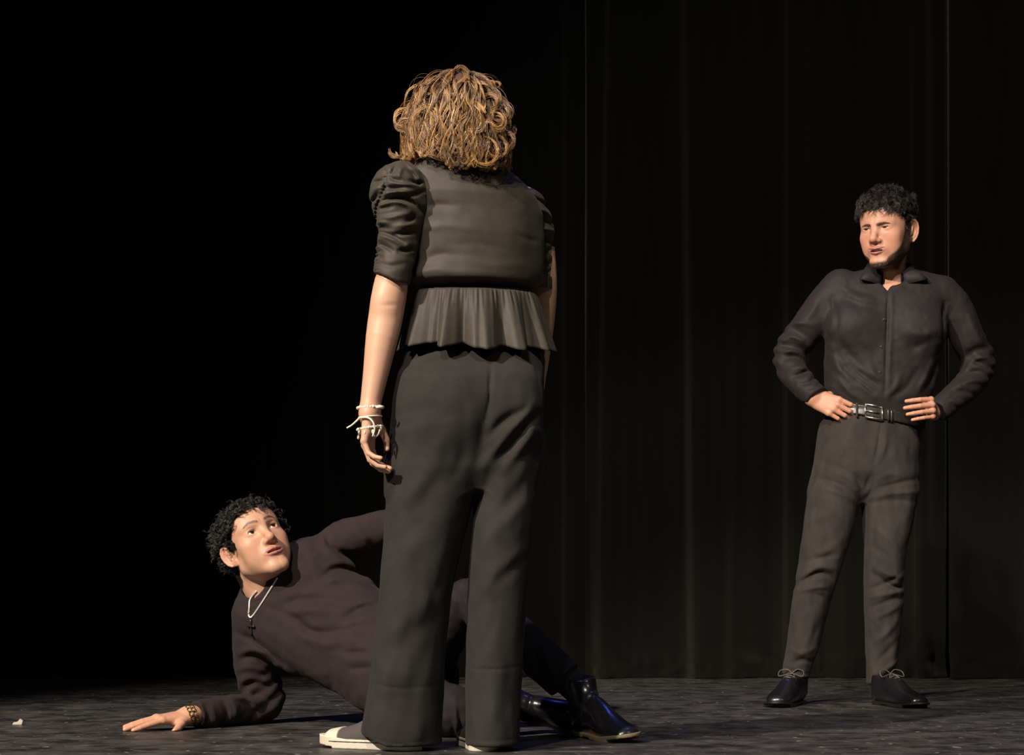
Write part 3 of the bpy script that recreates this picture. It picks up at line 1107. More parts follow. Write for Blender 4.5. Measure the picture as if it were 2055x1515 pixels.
# ---------------------------------------------------------------- shoes (local: y towards toe, z up, heel at y = 0)
def shoe(parent, frame, kind, scale=1.0):
    o, R = frame
    R = R * 1.0
    fr = (np.asarray(o, dtype=np.float32), (R * scale).astype(np.float32))
    foot = catmull([[0, 0.036, 0, 0.034], [0, 0.09, 0, 0.033], [0.004, 0.15, 0, 0.039], [0.006, 0.205, 0, 0.047], [0.002, 0.245, 0, 0.043], [-0.002, 0.272, 0, 0.030]], 14)

    def print2d(p, grow_=0.0):
        q = p.copy()
        q[:, 2] = 0
        return s_chain(q, foot) - grow_
    top = {'oxford': [[0, 0.022, 0.050, 0.032, 0.050], [0, 0.07, 0.052, 0.033, 0.058], [0, 0.125, 0.040, 0.036, 0.050], [0.003, 0.175, 0.030, 0.041, 0.038], [0.003, 0.222, 0.024, 0.043, 0.030], [0, 0.268, 0.020, 0.034, 0.022]],
           'boot': [[0, 0.022, 0.050, 0.034, 0.050], [0, 0.07, 0.056, 0.034, 0.064], [0, 0.125, 0.046, 0.036, 0.056], [0.003, 0.175, 0.032, 0.041, 0.042], [0.003, 0.222, 0.024, 0.043, 0.030], [0, 0.272, 0.018, 0.034, 0.020]],
           'sneaker': [[0, 0.022, 0.045, 0.032, 0.045], [0, 0.07, 0.050, 0.033, 0.055], [0, 0.125, 0.042, 0.037, 0.050], [0.003, 0.175, 0.030, 0.043, 0.040], [0.003, 0.222, 0.024, 0.045, 0.032], [0, 0.262, 0.022, 0.038, 0.026]]}[kind]
    limb = Limb(top, (1, 0, 0), 30)

    def upper(p):
        d = limb(p)
        d = smin(d, s_cone(p, (0, 0.042, 0.05), (0, 0.030, {'oxford': 0.098, 'boot': 0.150, 'sneaker': 0.085}[kind]), 0.035, 0.040 if kind == 'boot' else 0.034), 0.02)
        if kind == 'oxford':
            d = d + 0.0012 * np.exp(-((p[:, 1] - 0.205 + 1.2 * p[:, 0] ** 2 * 10) / 0.0016) ** 2)      # toe cap seam
            d = d - 0.0014 * sstep(0.150, 0.147, p[:, 1]) * (p[:, 2] > 0.025)                            # facing stands proud
        if kind == 'boot':
            for y0, a in ((0.088, 1.6),):
                d = d + 0.0022 * a * np.exp(-((p[:, 1] - y0 - 0.35 * (p[:, 2] - 0.07)) / 0.008) ** 2) * sstep(0.03, 0.05, p[:, 2])
            d = d + 0.0022 * vnoise(p * A(20, 16, 16), 4) * sstep(0.20, 0.15, p[:, 1]) * sstep(0.02, 0.05, p[:, 2])
        lim = {'oxford': 0.098, 'boot': 0.155, 'sneaker': 0.088}[kind]
        d = np.maximum(d, 0.010 - p[:, 2])
        return np.maximum(d, p[:, 2] - lim - 0.25 * (0.04 - p[:, 1]) * 0.3)
    lo, hi = (-0.065, -0.03, -0.002), (0.065, 0.315, 0.175)
    g = field_geo(Geo(), upper, lo, hi, 0.0030, None, 1, fr, 6)
    u = obj('shoe' if kind != 'boot' else 'boot', g, {'oxford': M_leather, 'boot': M_leather, 'sneaker': M_canvas}[kind], parent)

    hh = {'oxford': 0.020, 'boot': 0.024, 'sneaker': 0.012}[kind]

    def sole(p):
        lift = 0.10 * np.maximum(p[:, 1] - 0.20, 0) + (hh - 0.014) * sstep(0.10, 0.075, p[:, 1]) * 0
        z = p[:, 2] - lift
        th = {'oxford': 0.007, 'boot': 0.010, 'sneaker': 0.024}[kind]
        base = 0.004 if kind != 'sneaker' else 0.0
        d = np.maximum(print2d(p, 0.003 if kind != 'sneaker' else 0.004), np.maximum(base - z, z - base - th))
        heel = np.maximum(print2d(p, 0.003), np.maximum(-p[:, 2], p[:, 2] - 0.012))
        heel = np.maximum(heel, p[:, 1] - 0.078)
        d = np.minimum(d, heel)
        if kind == 'sneaker':
            d = np.minimum(d, np.maximum(print2d(p, 0.004), np.maximum(-z, z - 0.026)))
        ball = np.maximum(print2d(p, 0.004), np.maximum(-p[:, 2], p[:, 2] - 0.008))
        ball = np.maximum(ball, np.abs(p[:, 1] - 0.19) - 0.055)
        return np.minimum(d, ball)
    g = field_geo(Geo(), sole, (-0.07, -0.03, -0.006), (0.07, 0.325, 0.05), 0.0026, None, 0, fr)
    obj('sole', g, {'oxford': M_sole, 'boot': M_welt, 'sneaker': M_white}[kind], u)
    if kind == 'sneaker':
        g = field_geo(Geo(), lambda p: np.maximum(limb(p) - 0.003, np.maximum(0.222 - p[:, 1] + 0.25 * p[:, 2], 0.02 - p[:, 2])), (-0.065, 0.19, 0), (0.065, 0.33, 0.09), 0.0026, None, 0, fr)
        obj('toe_cap', g, M_white, u)
        g = Geo()
        ring = catmull(np.vstack([foot[:, :3] + np.stack([foot[:, 3] + 0.0045, np.zeros(14), np.zeros(14)], axis=1)]), 30)
        for s in (-1, 1):
            e = foot[:, :3] * A(1, 1, 0) + np.stack([s * (foot[:, 3] + 0.0038), np.zeros(14), np.full(14, 0.019)], axis=1)
            e = fr[0] + e @ fr[1].T
            tube1(g, e, 0.0014 * scale, n=24, sides=5)
        obj('stripe', g, M_sole, u)
    if kind in ('oxford', 'sneaker'):
        g = Geo()
        zt = lambda y: float(np.interp(y, [0.07, 0.125, 0.175], [0.105, 0.089, 0.068]))
        for k, y in enumerate((0.088, 0.106, 0.124, 0.142)):
            a = [(-0.017, y, zt(y) - 0.004), (0, y + 0.003, zt(y) + 0.0035), (0.017, y, zt(y) - 0.004)]
            tube1(g, fr[0] + np.array(a) @ fr[1].T, 0.0019 * scale, n=8, sides=6)
        if kind == 'oxford':
            for s in (-1, 1):
                z0 = zt(0.085)
                a = [(0, 0.085, z0 + 0.004), (s * 0.018, 0.080, z0 + 0.016), (s * 0.040, 0.088, z0 + 0.010), (s * 0.040, 0.100, z0 - 0.006), (s * 0.018, 0.094, z0 - 0.001), (0, 0.085, z0 + 0.004)]
                tube1(g, fr[0] + np.array(a) @ fr[1].T, 0.0017 * scale, n=24, sides=6)
                a = [(0, 0.085, z0 + 0.004), (s * 0.014, 0.105, z0 - 0.004), (s * 0.024, 0.130, z0 - 0.024), (s * 0.028, 0.140, z0 - 0.036)]
                tube1(g, fr[0] + np.array(a) @ fr[1].T, 0.0016 * scale, n=12, sides=6)
        obj('laces', g, M_lace, u)
    return u


def frame_on_floor(heel, toe, z=0.0):
    """heel and toe as (x, depth) on the floor"""
    h = A(heel[0], heel[1], z)
    d = A(toe[0] - heel[0], toe[1] - heel[1], 0)
    return h, basis(d, (0, 0, 1))


def limb_body(nodes):
    return lambda p: s_chain(p, np.asarray(nodes, dtype=np.float32))


def R4(pt, r):
    return np.append(pt, r).astype(np.float32)


def L5(px, py, D, ru, rv=None):
    return np.append(P(px, py, D), [ru, ru if rv is None else rv]).astype(np.float32)

# ================================================================ person 1: standing woman seen from behind
def build_woman():
    D = 5.5
    org = A((905 - CX) * D / F, D, 0)
    # ---- body
    g = Geo()
    hc = P(914, 258, 5.51)
    HR = basis((-0.42, 0.84, -0.30), (-0.12, 0.30, 0.95))
    head = Head(neck=None)
    field_geo(g, head, (-0.1, -0.125, -0.14), (0.1, 0.13, 0.13), 0.003, SKIN_W, 0, (hc, HR))
    neck = np.array([R4(hc + HR @ A(0, -0.02, -0.05), 0.052), R4(P(912, 318, 5.49), 0.053), R4(P(915, 372, 5.53), 0.066)])
    sp = [R4(P(918, 380, 5.54), 0.07), R4(P(925, 470, 5.55), 0.09), R4(P(940, 600, 5.55), 0.062), R4(P(945, 690, 5.55), 0.062), R4(P(945, 780, 5.53), 0.085)]

    def rough(p):
        d = s_chain(p, neck)
        d = smin(d, s_chain(p, np.array(sp)), 0.04)
        d = smin(d, s_cone(p, P(835, 385, 5.47), P(1050, 405, 5.62), 0.04, 0.04), 0.05)
        for a, b, c in (((900, 780, 5.5), (850, 1120, 5.5), (825, 1440, 5.54)), ((1010, 780, 5.54), (1000, 1120, 5.5), (990, 1460, 5.52))):
            d = smin(d, s_chain(p, np.array([R4(P(*a), 0.075), R4(P(*b), 0.05), R4(P(*c), 0.036)])), 0.03)
        return d
    field_geo(g, rough, P(730, 1500, 5.5) - A(0.05, 0.25, 0.02), P(1130, 290, 5.5) + A(0.05, 0.3, 0.02), 0.008, SKIN_W)
    # left arm and hand
    sh, el, wr = P(800, 400, 5.45), P(785, 588, 5.44), P(744, 812, 5.40)
    arm = Limb([np.append(sh, [0.034, 0.034]), L5(796, 500, 5.44, 0.034, 0.038), L5(788, 550, 5.43, 0.0375, 0.040), L5(783, 580, 5.43, 0.0415, 0.043), L5(775, 630, 5.43, 0.0415, 0.043),
                L5(766, 680, 5.42, 0.0385, 0.041), L5(754, 750, 5.41, 0.0305, 0.034), L5(744, 808, 5.40, 0.0250, 0.030), L5(742, 832, 5.395, 0.0245, 0.031)], (1, 0, 0), 22)
    hand = Hand(P(742, 828, 5.395), (-0.08, 0.03, -1), (-0.92, 0.30, 0.0), -1,
                {'index': (24, 34, 20), 'middle': (25, 35, 20), 'ring': (26, 36, 20), 'little': (28, 36, 20)}, spread=(3, 0, -2, -4), size=0.88, wrist_r=(0.027, 0.022), knuckle=0.86,
                thumb=[(0.016, 0.018, -0.012, 0.014), (0.034, 0.044, -0.026, 0.0112), (0.036, 0.070, -0.040, 0.0092), (0.032, 0.094, -0.046, 0.0070)])

    def lh(p):
        d = smin(arm(p), hand(p), 0.012)
        d = smin(d, s_ell(p, P(770, 606, 5.405), (0.017, 0.012, 0.022)), 0.03)     # elbow point
        return d + 0.0016 * np.exp(-(np.linalg.norm((p - P(782, 612, 5.385)) * A(0.35, 0.4, 1), axis=1) / 0.006) ** 2)
    field_geo(g, lh, P(690, 960, 5.4) - A(0, 0.12, 0), P(850, 470, 5.4) + A(0, 0.14, 0), 0.0025, lambda v: hand.nail_tint(v, np.tile(SKIN_W, (len(v), 1))), 1)
    # right arm, further from the lens
    rarm = Limb([L5(1070, 420, 5.66, 0.043), L5(1084, 540, 5.68, 0.041), L5(1086, 610, 5.70, 0.038), L5(1080, 700, 5.74, 0.032), L5(1072, 775, 5.78, 0.026)], (1, 0, 0), 14)
    rh = Hand(P(1072, 778, 5.78), (-0.05, 0.2, -1), (0.95, 0.2, 0), 1, {'index': (20, 25, 15), 'middle': (25, 30, 15), 'ring': (30, 30, 15), 'little': (30, 30, 15)}, size=0.9)
    field_geo(g, lambda p: smin(rarm(p), rh(p), 0.012), P(1010, 960, 5.8) - A(0, 0.2, 0), P(1140, 500, 5.7) + A(0, 0.2, 0), 0.004, SKIN_W)
    person = obj('person', g, M_skin, origin=org)
    tag(person, 'standing person seen from behind in puff-sleeved blouse and wide trousers, wavy golden-brown hair', 'person')

    # ---- trousers
    hips = Loft([(662, 850, 1062, 5.545, 0.075), (690, 816, 1088, 5.545, 0.090), (720, 804, 1093, 5.535, 0.112), (760, 797, 1092, 5.51, 0.140), (800, 791, 1091, 5.51, 0.142), (850, 785, 1090, 5.51, 0.138),
                 (900, 780, 1087, 5.51, 0.128), (940, 778, 1085, 5.51, 0.118), (985, 790, 1070, 5.51, 0.085)], D, 2.2, 0.2)
    left = Loft([(880, 784, 985, 5.50, 0.115), (940, 777, 968, 5.50, 0.120), (1000, 774, 951, 5.50, 0.118), (1100, 768, 927, 5.50, 0.112), (1150, 765, 915, 5.50, 0.110), (1200, 762, 906, 5.50, 0.108),
                 (1300, 750, 894, 5.51, 0.108), (1350, 742, 890, 5.51, 0.108), (1400, 734, 888, 5.52, 0.110), (1450, 726, 886, 5.52, 0.113), (1502, 716, 886, 5.53, 0.117)], D, 2.2)
    right = Loft([(880, 968, 1090, 5.52, 0.110), (940, 961, 1086, 5.52, 0.112), (1000, 952, 1078, 5.52, 0.108), (1050, 947, 1073, 5.51, 0.104), (1100, 943, 1067, 5.51, 0.100), (1200, 938, 1059, 5.51, 0.095),
                  (1300, 935, 1052, 5.51, 0.095), (1400, 935, 1046, 5.51, 0.098), (1496, 934, 1043, 5.51, 0.102)], D, 2.2)
    st = Strokes([(986, 735, 985, 770, 983, 810, 976, 850, 3, -7), (983, 810, 972, 860, 962, 930, 12, -9),
                  (984, 879, 1014, 849, 1053, 828, 9, -11), (971, 940, 1014, 885, 1053, 843, 1072, 815, 9, 8), (1002, 925, 1044, 873, 1078, 834, 9, -10), (1011, 950, 1045, 905, 1074, 870, 9, 7),
                  (985, 1050, 1030, 1000, 1066, 950, 14, -5), (975, 1090, 1025, 1040, 1066, 1000, 14, 4), (990, 1150, 1025, 1125, 1056, 1095, 12, 4), (985, 1180, 1020, 1150, 1052, 1120, 12, -4), (958, 1030, 975, 985, 985, 950, 11, -5),
                  (940, 1338, 985, 1341, 1045, 1336, 2.5, -2.5), (742, 1367, 800, 1377, 886, 1374, 2.5, -2.5), (770, 1290, 810, 1245, 870, 1200, 18, 4), (780, 1320, 825, 1275, 880, 1235, 18, -3.5),
                  (800, 1020, 840, 980, 880, 930, 16, 5), (815, 1050, 855, 1005, 890, 960, 16, -5), (775, 1090, 825, 1065, 870, 1020, 16, -3), (772, 1150, 815, 1120, 860, 1080, 18, 3.5),
                  (795, 730, 830, 740, 855, 732, 8, -4), (798, 840, 850, 828, 910, 838, 16, -3.5), (860, 930, 890, 900, 915, 855, 18, 4), (905, 970, 925, 930, 942, 880, 13, -6),
                  (950, 1210, 985, 1170, 1010, 1120, 13, 3.5), (855, 1340, 868, 1250, 880, 1150, 15, -4), (955, 1320, 985, 1260, 1000, 1190, 12, -3.5),
                  (760, 1440, 785, 1340, 800, 1270, 15, 3.5), (815, 1470, 830, 1400, 838, 1330, 15, -4), (985, 1460, 992, 1400, 998, 1340, 12, 3.5), (1015, 1470, 1020, 1380, 1022, 1300, 12, -3.5), (938, 1478, 990, 1482, 1043, 1478, 2.5, -2), (724, 1470, 800, 1487, 886, 1478, 2.5, -2)], D, 5.5)
    butt = [(P(900, 815, 5.425), A(0.090, 0.062, 0.095)), (P(1028, 812, 5.44), A(0.070, 0.060, 0.09))]

    def pants(p):
        d = smin(left(p), right(p), 0.008)
        d = smin(d, hips(p), 0.03)
        for c, r in butt:
            d = smin(d, s_ell(p, c, r), 0.06)
        d = d - 0.85 * st(p)
        d = d + 0.0026 * vnoise(p * A(22, 22, 6), 11) * sstep(0.95, 0.5, p[:, 2]) + 0.0014 * vnoise(p * A(45, 45, 22), 12)
        zb = 0.012 + np.clip(-0.30 - p[:, 0], 0, 1) * 0.42       # the left hem rides up over the shoe
        return np.maximum(d, zb - p[:, 2])
    g = field_geo(Geo(), pants, P(700, 1510, 5.5) - A(0, 0.2, 0.01), P(1115, 650, 5.5) + A(0, 0.2, 0.01), 0.0047)
    obj('trousers', g, M_wpants, person)

    # ---- blouse: body, two ruched sleeves, waistband and peplum
    rho = 0.40
    bod = Loft([(322, 862, 985, 5.50, 0.050), (332, 838, 1012, 5.51, 0.066), (345, 822, 1034, 5.52, 0.080), (365, 812, 1058, 5.53, 0.094), (390, 808, 1076, 5.53, 0.105), (420, 812, 1089, 5.54, 0.114), (470, 824, 1092, 5.54, 0.120),
                (520, 830, 1090, 5.54, 0.118), (542, 828, 1089, 5.54, 0.122), (554, 828, 1086, 5.54, 0.125), (562, 831, 1081, 5.54, 0.121), (568, 839, 1073, 5.54, 0.108), (575, 854, 1060, 5.54, 0.086)], D, 2.15, rho)
    bst = Strokes([(857, 425, 880, 420, 915, 424, 7, -6), (840, 470, 900, 462, 960, 470, 8, 4), (1040, 473, 1066, 480, 1085, 476, 6, -5), (850, 535, 880, 520, 920, 520, 9, -5), (838, 556, 870, 548, 900, 552, 6, 4),
                   (900, 500, 960, 497, 1030, 507, 8, -3), (930, 528, 985, 540, 1060, 530, 8, 3), (870, 380, 920, 388, 1000, 385, 22, 3), (1050, 440, 1068, 470, 1075, 520, 8, -4)], D, 5.54)

    def bodice(p):
        z = p[:, 2]
        d = bod(p)
        d = d - 0.7 * bst(p) + 0.0012 * vnoise(p * A(30, 30, 30), 21) - 0.004 * np.exp(-((z - 1.135) / 0.012) ** 2)
        # scoop of the neckline around the nape
        return ssub(d, s_cone(p, P(905, 316, 5.52), P(898, 270, 5.48), 0.050, 0.085), 0.006)
    g = field_geo(Geo(), bodice, P(790, 605, 5.5) - A(0, 0.2, 0), P(1110, 310, 5.5) + A(0, 0.22, 0), 0.0040)
    blouse = obj('blouse', g, M_blouse, person)

    # left sleeve
    sl = Loft([(334, 795, 822, 5.45, 0.030), (342, 774, 836, 5.45, 0.050), (355, 758, 848, 5.44, 0.062), (375, 748, 856, 5.44, 0.070), (400, 744, 860, 5.44, 0.074), (425, 750, 859, 5.44, 0.073), (450, 756, 853, 5.44, 0.068), (480, 758, 846, 5.44, 0.064),
               (520, 756, 838, 5.44, 0.061), (545, 753, 831, 5.43, 0.060), (578, 750, 826, 5.43, 0.059)], D, 2.0)
    lst = Strokes([(753, 377, 765, 379, 778, 376, 4, -6), (780, 394, 795, 396, 811, 396, 5, -9), (785, 371, 796, 378, 808, 381, 4, -7), (772, 421, 795, 414, 820, 416, 846, 434, 6.5, -12), (823, 410, 838, 405, 853, 396, 4, -7),
                   (828, 380, 838, 382, 850, 379, 4, -8), (766, 434, 780, 432, 794, 432, 3.5, -6), (763, 466, 775, 470, 789, 475, 4, -7), (761, 474, 790, 486, 815, 501, 4.5, -8), (797, 484, 815, 483, 833, 479, 4, -7),
                   (766, 499, 780, 508, 793, 517, 4, -7), (806, 517, 820, 515, 833, 510, 4, -7), (756, 512, 763, 514, 771, 518, 3.5, -5), (756, 521, 765, 525, 773, 530, 3.5, -5), (750, 414, 757, 410, 765, 405, 4.5, -8),
                   (780, 363, 778, 395, 764, 420, 759, 440, 759, 500, 3.5, -6), (815, 345, 832, 365, 845, 385, 4, -7), (800, 345, 795, 360, 790, 368, 4, -6), (838, 445, 828, 455, 820, 462, 5, -6),
                   (770, 426, 795, 423, 822, 430, 838, 446, 4.5, 6), (790, 385, 812, 389, 840, 389, 4, 5), (775, 407, 800, 404, 830, 402, 5, 5), (764, 452, 790, 453, 820, 446, 5, 4), (768, 485, 795, 497, 815, 510, 4, 4),
                   (762, 540, 790, 548, 822, 540, 6, -3), (756, 458, 770, 461, 785, 463, 4, 4), (800, 470, 818, 468, 836, 462, 5, 4), (770, 390, 760, 395, 752, 398, 5, 4), (812, 352, 806, 370, 812, 380, 5, 5)], D, 5.46)
    bead = lambda p: 0.0016 * np.sin(p[:, 2] * 800) * np.exp(-((p[:, 0] - np.interp(p[:, 2], [1.2, 1.3, 1.34, 1.38], [-0.325, -0.325, -0.305, -0.300])) / 0.010) ** 2)

    def sleeve_l(p):
        d = sl(p) - 1.45 * lst(p) - bead(p) - 0.0016 * vnoise(p * A(25, 25, 70), 31)
        cut = CH + (HY - 556) * D / F - 0.45 * (p[:, 0] - (755 - CX) * D / F)
        return np.maximum(d, cut - p[:, 2])
    g = field_geo(Geo(), sleeve_l, P(735, 590, 5.5) - A(0, 0.18, 0), P(870, 325, 5.5) + A(0, 0.05, 0), 0.0026)
    obj('sleeve', g, M_blouse, blouse)
    sr = Loft([(362, 1046, 1072, 5.62, 0.030), (372, 1040, 1088, 5.63, 0.050), (390, 1040, 1100, 5.64, 0.060), (415, 1045, 1108, 5.65, 0.066), (440, 1050, 1113, 5.66, 0.066), (480, 1052, 1113, 5.67, 0.062), (530, 1052, 1114, 5.68, 0.058), (566, 1056, 1114, 5.68, 0.055)], D, 2.0)
    rst = Strokes([(1070, 385, 1090, 392, 1104, 400, 4, -6), (1075, 405, 1095, 412, 1110, 418, 4, 5), (1085, 430, 1100, 428, 1114, 424, 4, -6), (1085, 445, 1100, 448, 1114, 446, 4, 5), (1085, 465, 1100, 470, 1116, 468, 4, -6),
                   (1088, 492, 1100, 490, 1116, 486, 4, -5), (1088, 512, 1100, 516, 1116, 512, 4, -5), (1088, 535, 1100, 533, 1116, 530, 4, -4)], D, 5.72)
    g = field_geo(Geo(), lambda p: sr(p) - 1.4 * rst(p) - 0.003 * vnoise(p * A(40, 40, 60), 33), P(1020, 575, 5.6) - A(0, 0.05, 0), P(1140, 350, 5.6) + A(0, 0.2, 0), 0.0032)
    obj('sleeve', g, M_blouse, blouse)
    # waistband
    band = Loft([(562, 850, 1062, 5.545, 0.090), (592, 846, 1066, 5.545, 0.093)], D, 2.15, rho)
    g = field_geo(Geo(), lambda p: band(p) - 0.001 - 0.0015 * np.sin(p[:, 0] * 900), P(800, 598, 5.5) - A(0, 0.15, 0), P(1110, 555, 5.5) + A(0, 0.2, 0), 0.004)
    obj('waistband', g, M_blouse, blouse)
    # peplum
    nt_, nz_ = 420, 26
    th = np.linspace(0, 2 * np.pi, nt_, endpoint=False)
    rg = np.random.default_rng(4)
    g = Geo()
    T, K = np.meshgrid(th, np.linspace(0, 1, nz_), indexing='ij')
    cx0, cx1 = P(954, 586, D)[0], P(955, 700, D)[0]
    ax0, ax1 = 120 * D / F, 148 * D / F
    by0, by1 = 0.100, 0.146
    wave = 0
    # deep folds where the photograph shows them (angle of the camera-facing half, from the left edge to the right)
    for px, w, a in ((835, 0.10, 0.9), (868, 0.12, -0.8), (897, 0.12, 1.1), (925, 0.13, -1.2), (958, 0.12, 0.7), (985, 0.11, 0.9), (1010, 0.13, -1.0), (1040, 0.10, 1.0), (1068, 0.12, -0.9), (1085, 0.08, 0.9)):
        c0 = np.clip((px - 954) / 146.0, -0.98, 0.98)
        a0 = -np.arccos(c0)
        dd = np.abs((T - a0 + np.pi) % (2 * np.pi) - np.pi)
        wave = wave + a * np.exp(-(dd / w) ** 2)
    back = np.where(np.sin(T) > 0, 1, 0)
    wave = wave + back * 0.8 * np.sin(13 * T + 1) + 0.13 * np.sin(31 * T + 2) + 0.08 * np.sin(47 * T)
    fine = 0.6 * np.sin(67 * T + 2 * np.sin(9 * T)) + 0.4 * np.sin(101 * T)
    s = K ** 0.85
    rr = 0.0225 * wave * (0.12 + 0.88 * K) + 0.0022 * fine * np.exp(-((K - 0.12) / 0.25) ** 2)
    X = cx0 + (cx1 - cx0) * K + (ax0 + (ax1 - ax0) * s + rr) * np.cos(T)
    Y = 5.535 + (by0 + (by1 - by0) * s + rr) * np.sin(T) + 0.03 * np.cos(T)
    Z = P(0, 584, D)[2] + (P(0, 700, D)[2] - P(0, 584, D)[2]) * K + 0.006 * np.sin(T * 2 + 1) * K - 0.0075 * wave * K
    idx = np.arange(nt_ * nz_).reshape(nt_, nz_)
    nx_ = np.roll(idx, -1, axis=0)
    q = np.stack([idx[:, :-1], idx[:, 1:], nx_[:, 1:], nx_[:, :-1]], axis=-1).reshape(-1, 4)
    g.add(np.stack([X.ravel(), Y.ravel(), Z.ravel()], axis=1), q)
    pep = obj('peplum', g, M_blouse, blouse)
    md = pep.modifiers.new('cloth_thickness', 'SOLIDIFY')
    md.thickness = 0.0022

    # ---- sneakers
    shoe(person, frame_on_floor(((842 - CX) * 5.50 / F, 5.46), ((672 - CX) * 5.58 / F, 5.585)), 'sneaker', 0.93)
    shoe(person, frame_on_floor(((973 - CX) * 5.44 / F, 5.432), ((945 - CX) * 5.6 / F, 5.69)), 'sneaker', 0.93)

    # ---- bracelets on the left wrist
    def ring_pts(py, D_, rx, ry, tilt=0.0, n=40, px=743, ph=0.0):
        c = P(px, py, D_)
        t = np.linspace(0, 2 * np.pi, n, endpoint=False) + ph
        return c + np.stack([rx * np.cos(t), ry * np.sin(t), tilt * np.cos(t)], axis=1)
    g = Geo()
    ico = [(np.sin(a) * np.cos(b), np.sin(a) * np.sin(b), np.cos(a)) for a in np.linspace(0, np.pi, 6) for b in np.linspace(0, 2 * np.pi, 8, endpoint=False)]
    ico = np.array(ico, dtype=np.float32)
    ii = np.arange(48).reshape(6, 8)
    iq = np.stack([ii[:-1], np.roll(ii[:-1], -1, 1), np.roll(ii[1:], -1, 1), ii[1:]], axis=-1).reshape(-1, 4)
    rg = np.random.default_rng(2)
    for k, c in enumerate(ring_pts(818, 5.40, 0.0292, 0.033, 0.001, 30, 743)):
        g.add(c + ico * (0.0036 if k % 3 else 0.0046), iq)
    bead1 = obj('beaded_bracelet', g, M_bead, person)
    bead1['label'] = 'pink and white bead bracelet highest on the wrist'
    g = Geo()
    tube1(g, [P(756, 817, 5.365), P(762, 816, 5.36), P(768, 817, 5.365)], 0.0038, n=6)
    obj('knot', g, M_cord, bead1)
    g = Geo()
    r = ring_pts(837, 5.396, 0.0275, 0.034, 0.002, 40)
    tube1(g, np.vstack([r, r[:1]]), 0.0019, sides=6)
    tube1(g, [P(722, 838, 5.372), P(715, 845, 5.36), P(706, 853, 5.355), P(696, 859, 5.355)], 0.0023, n=14, sides=6)
    tube1(g, [P(722, 838, 5.365), P(738, 838, 5.355), P(748, 846, 5.35), P(752, 860, 5.352), P(748, 876, 5.355)], 0.0023, n=20, sides=6)
    tube1(g, [P(748, 868, 5.36), P(753, 876, 5.362), P(759, 872, 5.365), P(762, 862, 5.37)], 0.0016, n=14, sides=6)
    cord = obj('cord_bracelet', g, M_cord, person)
    cord['label'] = 'white cord bracelet with two loose tied ends'
    g = Geo()
    for k, c in enumerate(ring_pts(859, 5.395, 0.0285, 0.032, 0.004, 32, 742)):
        g.add(c + ico * (0.0030 if k % 2 else 0.0040), iq)
    charm = obj('charm_bracelet', g, M_cord, person)
    charm['label'] = 'pale bead bracelet with small hanging charms'
    g = Geo()
    for px, py, DD in ((732, 868, 5.364), (721, 868, 5.378), (719, 877, 5.378), (764, 861, 5.375), (748, 866, 5.362)):
        g.add(P(px, py, DD) + ico * A(0.0034, 0.0034, 0.0058), iq)
    obj('charm', g, M_white, charm)

    # ---- hair
    g = Geo()
    keep = lambda p: head.skull(p) - 0.010
    gcol = [(0.40, 0.215, 0.080), (0.26, 0.135, 0.050), (0.55, 0.33, 0.14), (0.16, 0.08, 0.035), (0.44, 0.23, 0.075), (0.26, 0.16, 0.09), (0.12, 0.065, 0.03)]
    dn = HR.T @ A(0, 0, -1)
    reg = lambda p: (p[:, 2] > np.interp(p[:, 1], HAIR_Y, HAIR_Z) - 0.005)
    ro, no = scalp_roots(head, 660, reg, 3)
    rgl = np.random.default_rng(8)
    up = -dn

    def flow(p, k):
        d = p - A(0, -0.005, 0.02)
        rad = d / (np.linalg.norm(d, axis=1, keepdims=True) + 1e-9)
        return dn * 1.0 + rad * (0.40 - 0.62 * k)
    frac = np.clip((1 - no @ up) / 2, 0, 1)          # 0 at the crown, 1 underneath
    drop = (ro - A(0, 0, 0)) @ dn                     # how far down the root already lies
    ln = (0.185 - 0.95 * drop) * rgl.uniform(0.80, 1.06, len(ro))
    ln = np.clip(ln, 0.05, 0.30)
    S = 19
    layer = rgl.uniform(0.0, 1.0, len(ro)) ** 1.3 * (0.006 + 0.026 * np.minimum(frac * 2.4, 1))
    gd = grow(ro, no, ln / S, S, flow, keep, lift=0.15, curl=rgl.uniform(0.006, 0.020, len(ro)), freq=2.3, wild=0.18, seed=5, tipw=0.45, layer=layer.astype(np.float32))
    gw = hc + gd @ HR.T
    # the mass of hair stays close round the head
    dx, dy = gw[:, :, 0] - hc[0] - 0.002, gw[:, :, 1] - hc[1]
    r = np.sqrt((dx / 0.136) ** 2 + (np.where(dy < 0, dy / 0.118, dy / 0.15)) ** 2) + 1e-6
    k = np.where(r > 0.72, (0.72 + 0.28 * np.tanh((r - 0.72) / 0.28)) / r, 1.0)
    gw[:, :, 0] = hc[0] + 0.002 + dx * k
    gw[:, :, 1] = hc[1] + dy * k
    lim = P(0, 336, D)[2] + 0.020 * np.sin(np.arange(len(gw)) * 1.7)[:, None] + 0.55 * np.clip((P(905, 0, D)[0] - gw[:, :, 0]), 0, 0.05)
    gw[:, :, 2] = np.where(gw[:, :, 2] < lim, lim + (lim - gw[:, :, 2]) * 0.45, gw[:, :, 2])
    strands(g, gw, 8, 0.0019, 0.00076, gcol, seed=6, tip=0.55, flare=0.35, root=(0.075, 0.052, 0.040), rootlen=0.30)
    # larger loose curls lying on top of the mass
    def spiral(px, py, r0, r1, a0, turns, DD, drop=0.0, n=20):
        t = np.linspace(0, 1, n)
        r = (r0 + (r1 - r0) * t) * D / F
        a = math.radians(a0) + turns * 2 * np.pi * t
        c = P(px, py, DD)
        return np.stack([c[0] + r * np.cos(a), c[1] + 0.012 * np.sin(a * 0.5) - 0.008 * t, c[2] + r * np.sin(a) - drop * t * D / F], axis=1)
